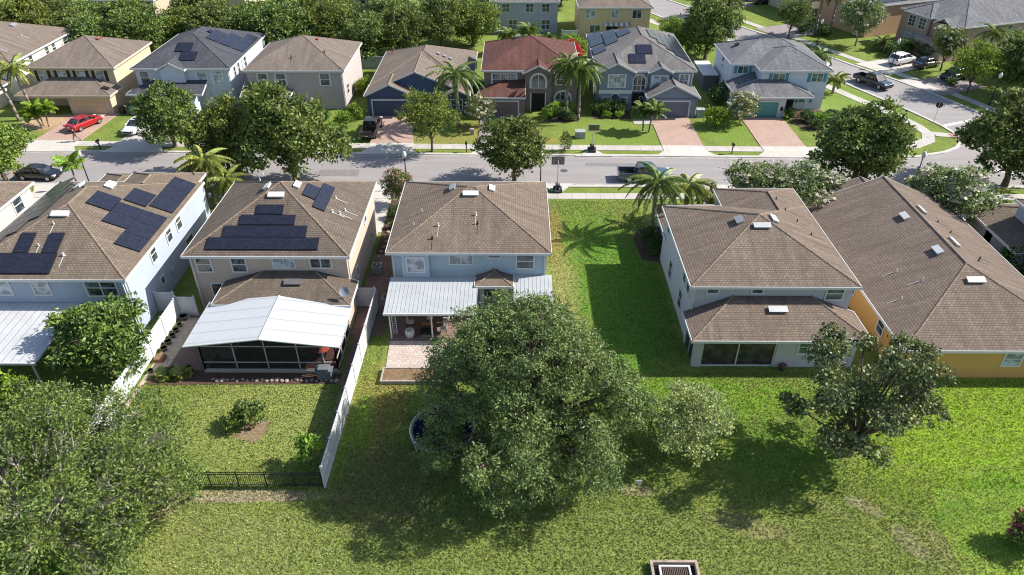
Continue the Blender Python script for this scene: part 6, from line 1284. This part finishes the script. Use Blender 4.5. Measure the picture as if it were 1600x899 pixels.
r = root('marker_post', 'small white marker sign on a stake at the foot of the huge oak', 'marker', (7.5, 28.9, 0)); b_ = MB(); b_.tube((0, 0, 0), (0, 0, .75), .02, .02, 6); b_.build('stake', METAL, r); b_ = MB(); b_.box(-.2, .2, -.02, .02, .7, .98); b_.build('plate', mat('sign_grey', (.45, .47, .5), .5), r)
# rocks at the foot of the lanai and in the alley
rg = random.Random(8); RK = mat('edge_rock', (.33, .26, .2), .9, .35, 6, 0, .5, 8)
for i in range(26):
    b_ = MB(); s = rg.uniform(.1, .2); b_.lathe([(s * .7, 0), (s, s * .3), (s * .75, s * .7), (s * .3, s * .85)], 7); o = b_.build('edging_rock', RK, loc=(-21.9 + i * .36, 38.75 + rg.uniform(-.1, .1), .02)); o.rotation_euler.z = rg.uniform(0, 6); o.scale = (1.2, .9, 1)
    tag(o, 'tan edging rock in the line of rocks along the lanai wall', 'rock', 'edging rocks along the lanai')
for i in range(9):
    b_ = MB(); s = rg.uniform(.15, .3); b_.lathe([(s * .7, 0), (s, s * .3), (s * .75, s * .7), (s * .3, s * .85)], 7); o = b_.build('rock', RK, loc=(-12.3 + rg.uniform(-.25, .4), 55.5 + i * .9, .03)); o.rotation_euler.z = rg.uniform(0, 6)
    tag(o, 'pale rock on the mulch in the alley beside the tan house', 'rock', 'alley rocks')

# ---------------------------------------------------------------- the walking person
def skin(name, verts, edges, rads, m_, parent, rootv=0, sub=1):
    me = bpy.data.meshes.new(name); me.from_pydata(verts, edges, []); me.materials.append(m_); o = bpy.data.objects.new(name, me); COL.objects.link(o); o.parent = parent
    o.modifiers.new('skin', 'SKIN')
    pass
    lay = me.skin_vertices[0].data if me.skin_vertices else None
    if lay:
        for i, r_ in enumerate(rads): lay[i].radius = (r_, r_); lay[i].use_root = (i == rootv)
    s = o.modifiers.new('sub', 'SUBSURF'); s.levels = sub; s.render_levels = sub; return o
def add_skin_layer(me):
    pass
pr = root('person', 'person in a dark shirt and grey trousers striding along the far sidewalk', 'person', (-53.6, 81.8, .06), R(205))
SK = mat('skin', (.35, .2, .14), .6); SHIRT = mat('dark_shirt', (.02, .022, .03), .9); TRO = mat('grey_trousers', (.16, .17, .2), .9); HAIR = mat('dark_hair', (.02, .015, .012), .7)
V = [(0, 0, .95), (0, 0, 1.2), (.03, 0, 1.42), (.05, 0, 1.52), (.08, 0, 1.62), (.08, 0, 1.72),
     (.02, .19, 1.42), (-.10, .24, 1.16), (.02, .25, .93), (.05, .25, .86), (.02, -.19, 1.42), (.18, -.24, 1.2), (.36, -.22, 1.06), (.43, -.21, 1.02),
     (0, .1, .9), (.26, .1, .5), (.2, .1, .09), (.34, .1, .03), (0, -.1, .9), (-.16, -.1, .5), (-.46, -.1, .22), (-.38, -.1, .06)]
Ed = [(0, 1), (1, 2), (2, 3), (3, 4), (4, 5), (2, 6), (6, 7), (7, 8), (8, 9), (2, 10), (10, 11), (11, 12), (12, 13), (0, 14), (14, 15), (15, 16), (16, 17), (0, 18), (18, 19), (19, 20), (20, 21)]
Rd = [.15, .14, .15, .055, .1, .085, .065, .045, .035, .04, .065, .045, .035, .04, .09, .06, .045, .04, .09, .06, .045, .04]
base_n = len(V)
for hb, dx in ((9, (0, 0, -1)), (13, (1, 0, -.3))):
    d_ = Vector(dx).normalized(); sd_ = Vector((.5, 0, 0)) if hb == 9 else Vector((0, .5, 0))
    for k_ in range(5):
        off = sd_ * (k_ - 2) * .035; b0 = Vector(V[hb]) + off; ln_ = (.05, .085, .095, .088, .068)[k_]
        i0 = len(V); V.append(tuple(b0 + d_ * .02)); V.append(tuple(b0 + d_ * (ln_ * .6))); V.append(tuple(b0 + d_ * ln_ + Vector((0, -.01, 0)))); Rd += [.01, .009, .008]; Ed += [(hb, i0), (i0, i0 + 1), (i0 + 1, i0 + 2)]
skin('body', V, Ed, Rd, SK, pr)
def sub_skin(name, idx, grow, m_):
    mp_ = {q_: i for i, q_ in enumerate(idx)}; ed = [(mp_[a_], mp_[b__]) for a_, b__ in Ed if a_ in mp_ and b__ in mp_]
    skin(name, [V[i] for i in idx], ed, [Rd[i] + grow for i in idx], m_, pr)
sub_skin('shirt', [0, 1, 2, 6, 7, 10, 11], .025, SHIRT); sub_skin('trousers', [0, 14, 15, 16, 18, 19, 20], .022, TRO)
b_ = MB(); b_.lathe([(.07, 1.62), (.108, 1.66), (.10, 1.76), (.06, 1.81), (.02, 1.825)], 14, 0, (.065, 0, 0)); b_.build('hair', HAIR, pr, smooth=True)
for sy in (.1, -.1):
    px, pz = ((.3, .02) if sy > 0 else (-.36, .06)); b_ = MB(); b_.box(px - .12, px + .13, sy - .05, sy + .05, pz - .02, pz + .07); b_.build('shoe', BLACK, pr)
b_ = MB(); b_.tube((.17, 0, 1.66), (.2, 0, 1.65), .02, .012, 6); b_.build('nose', SK, pr)
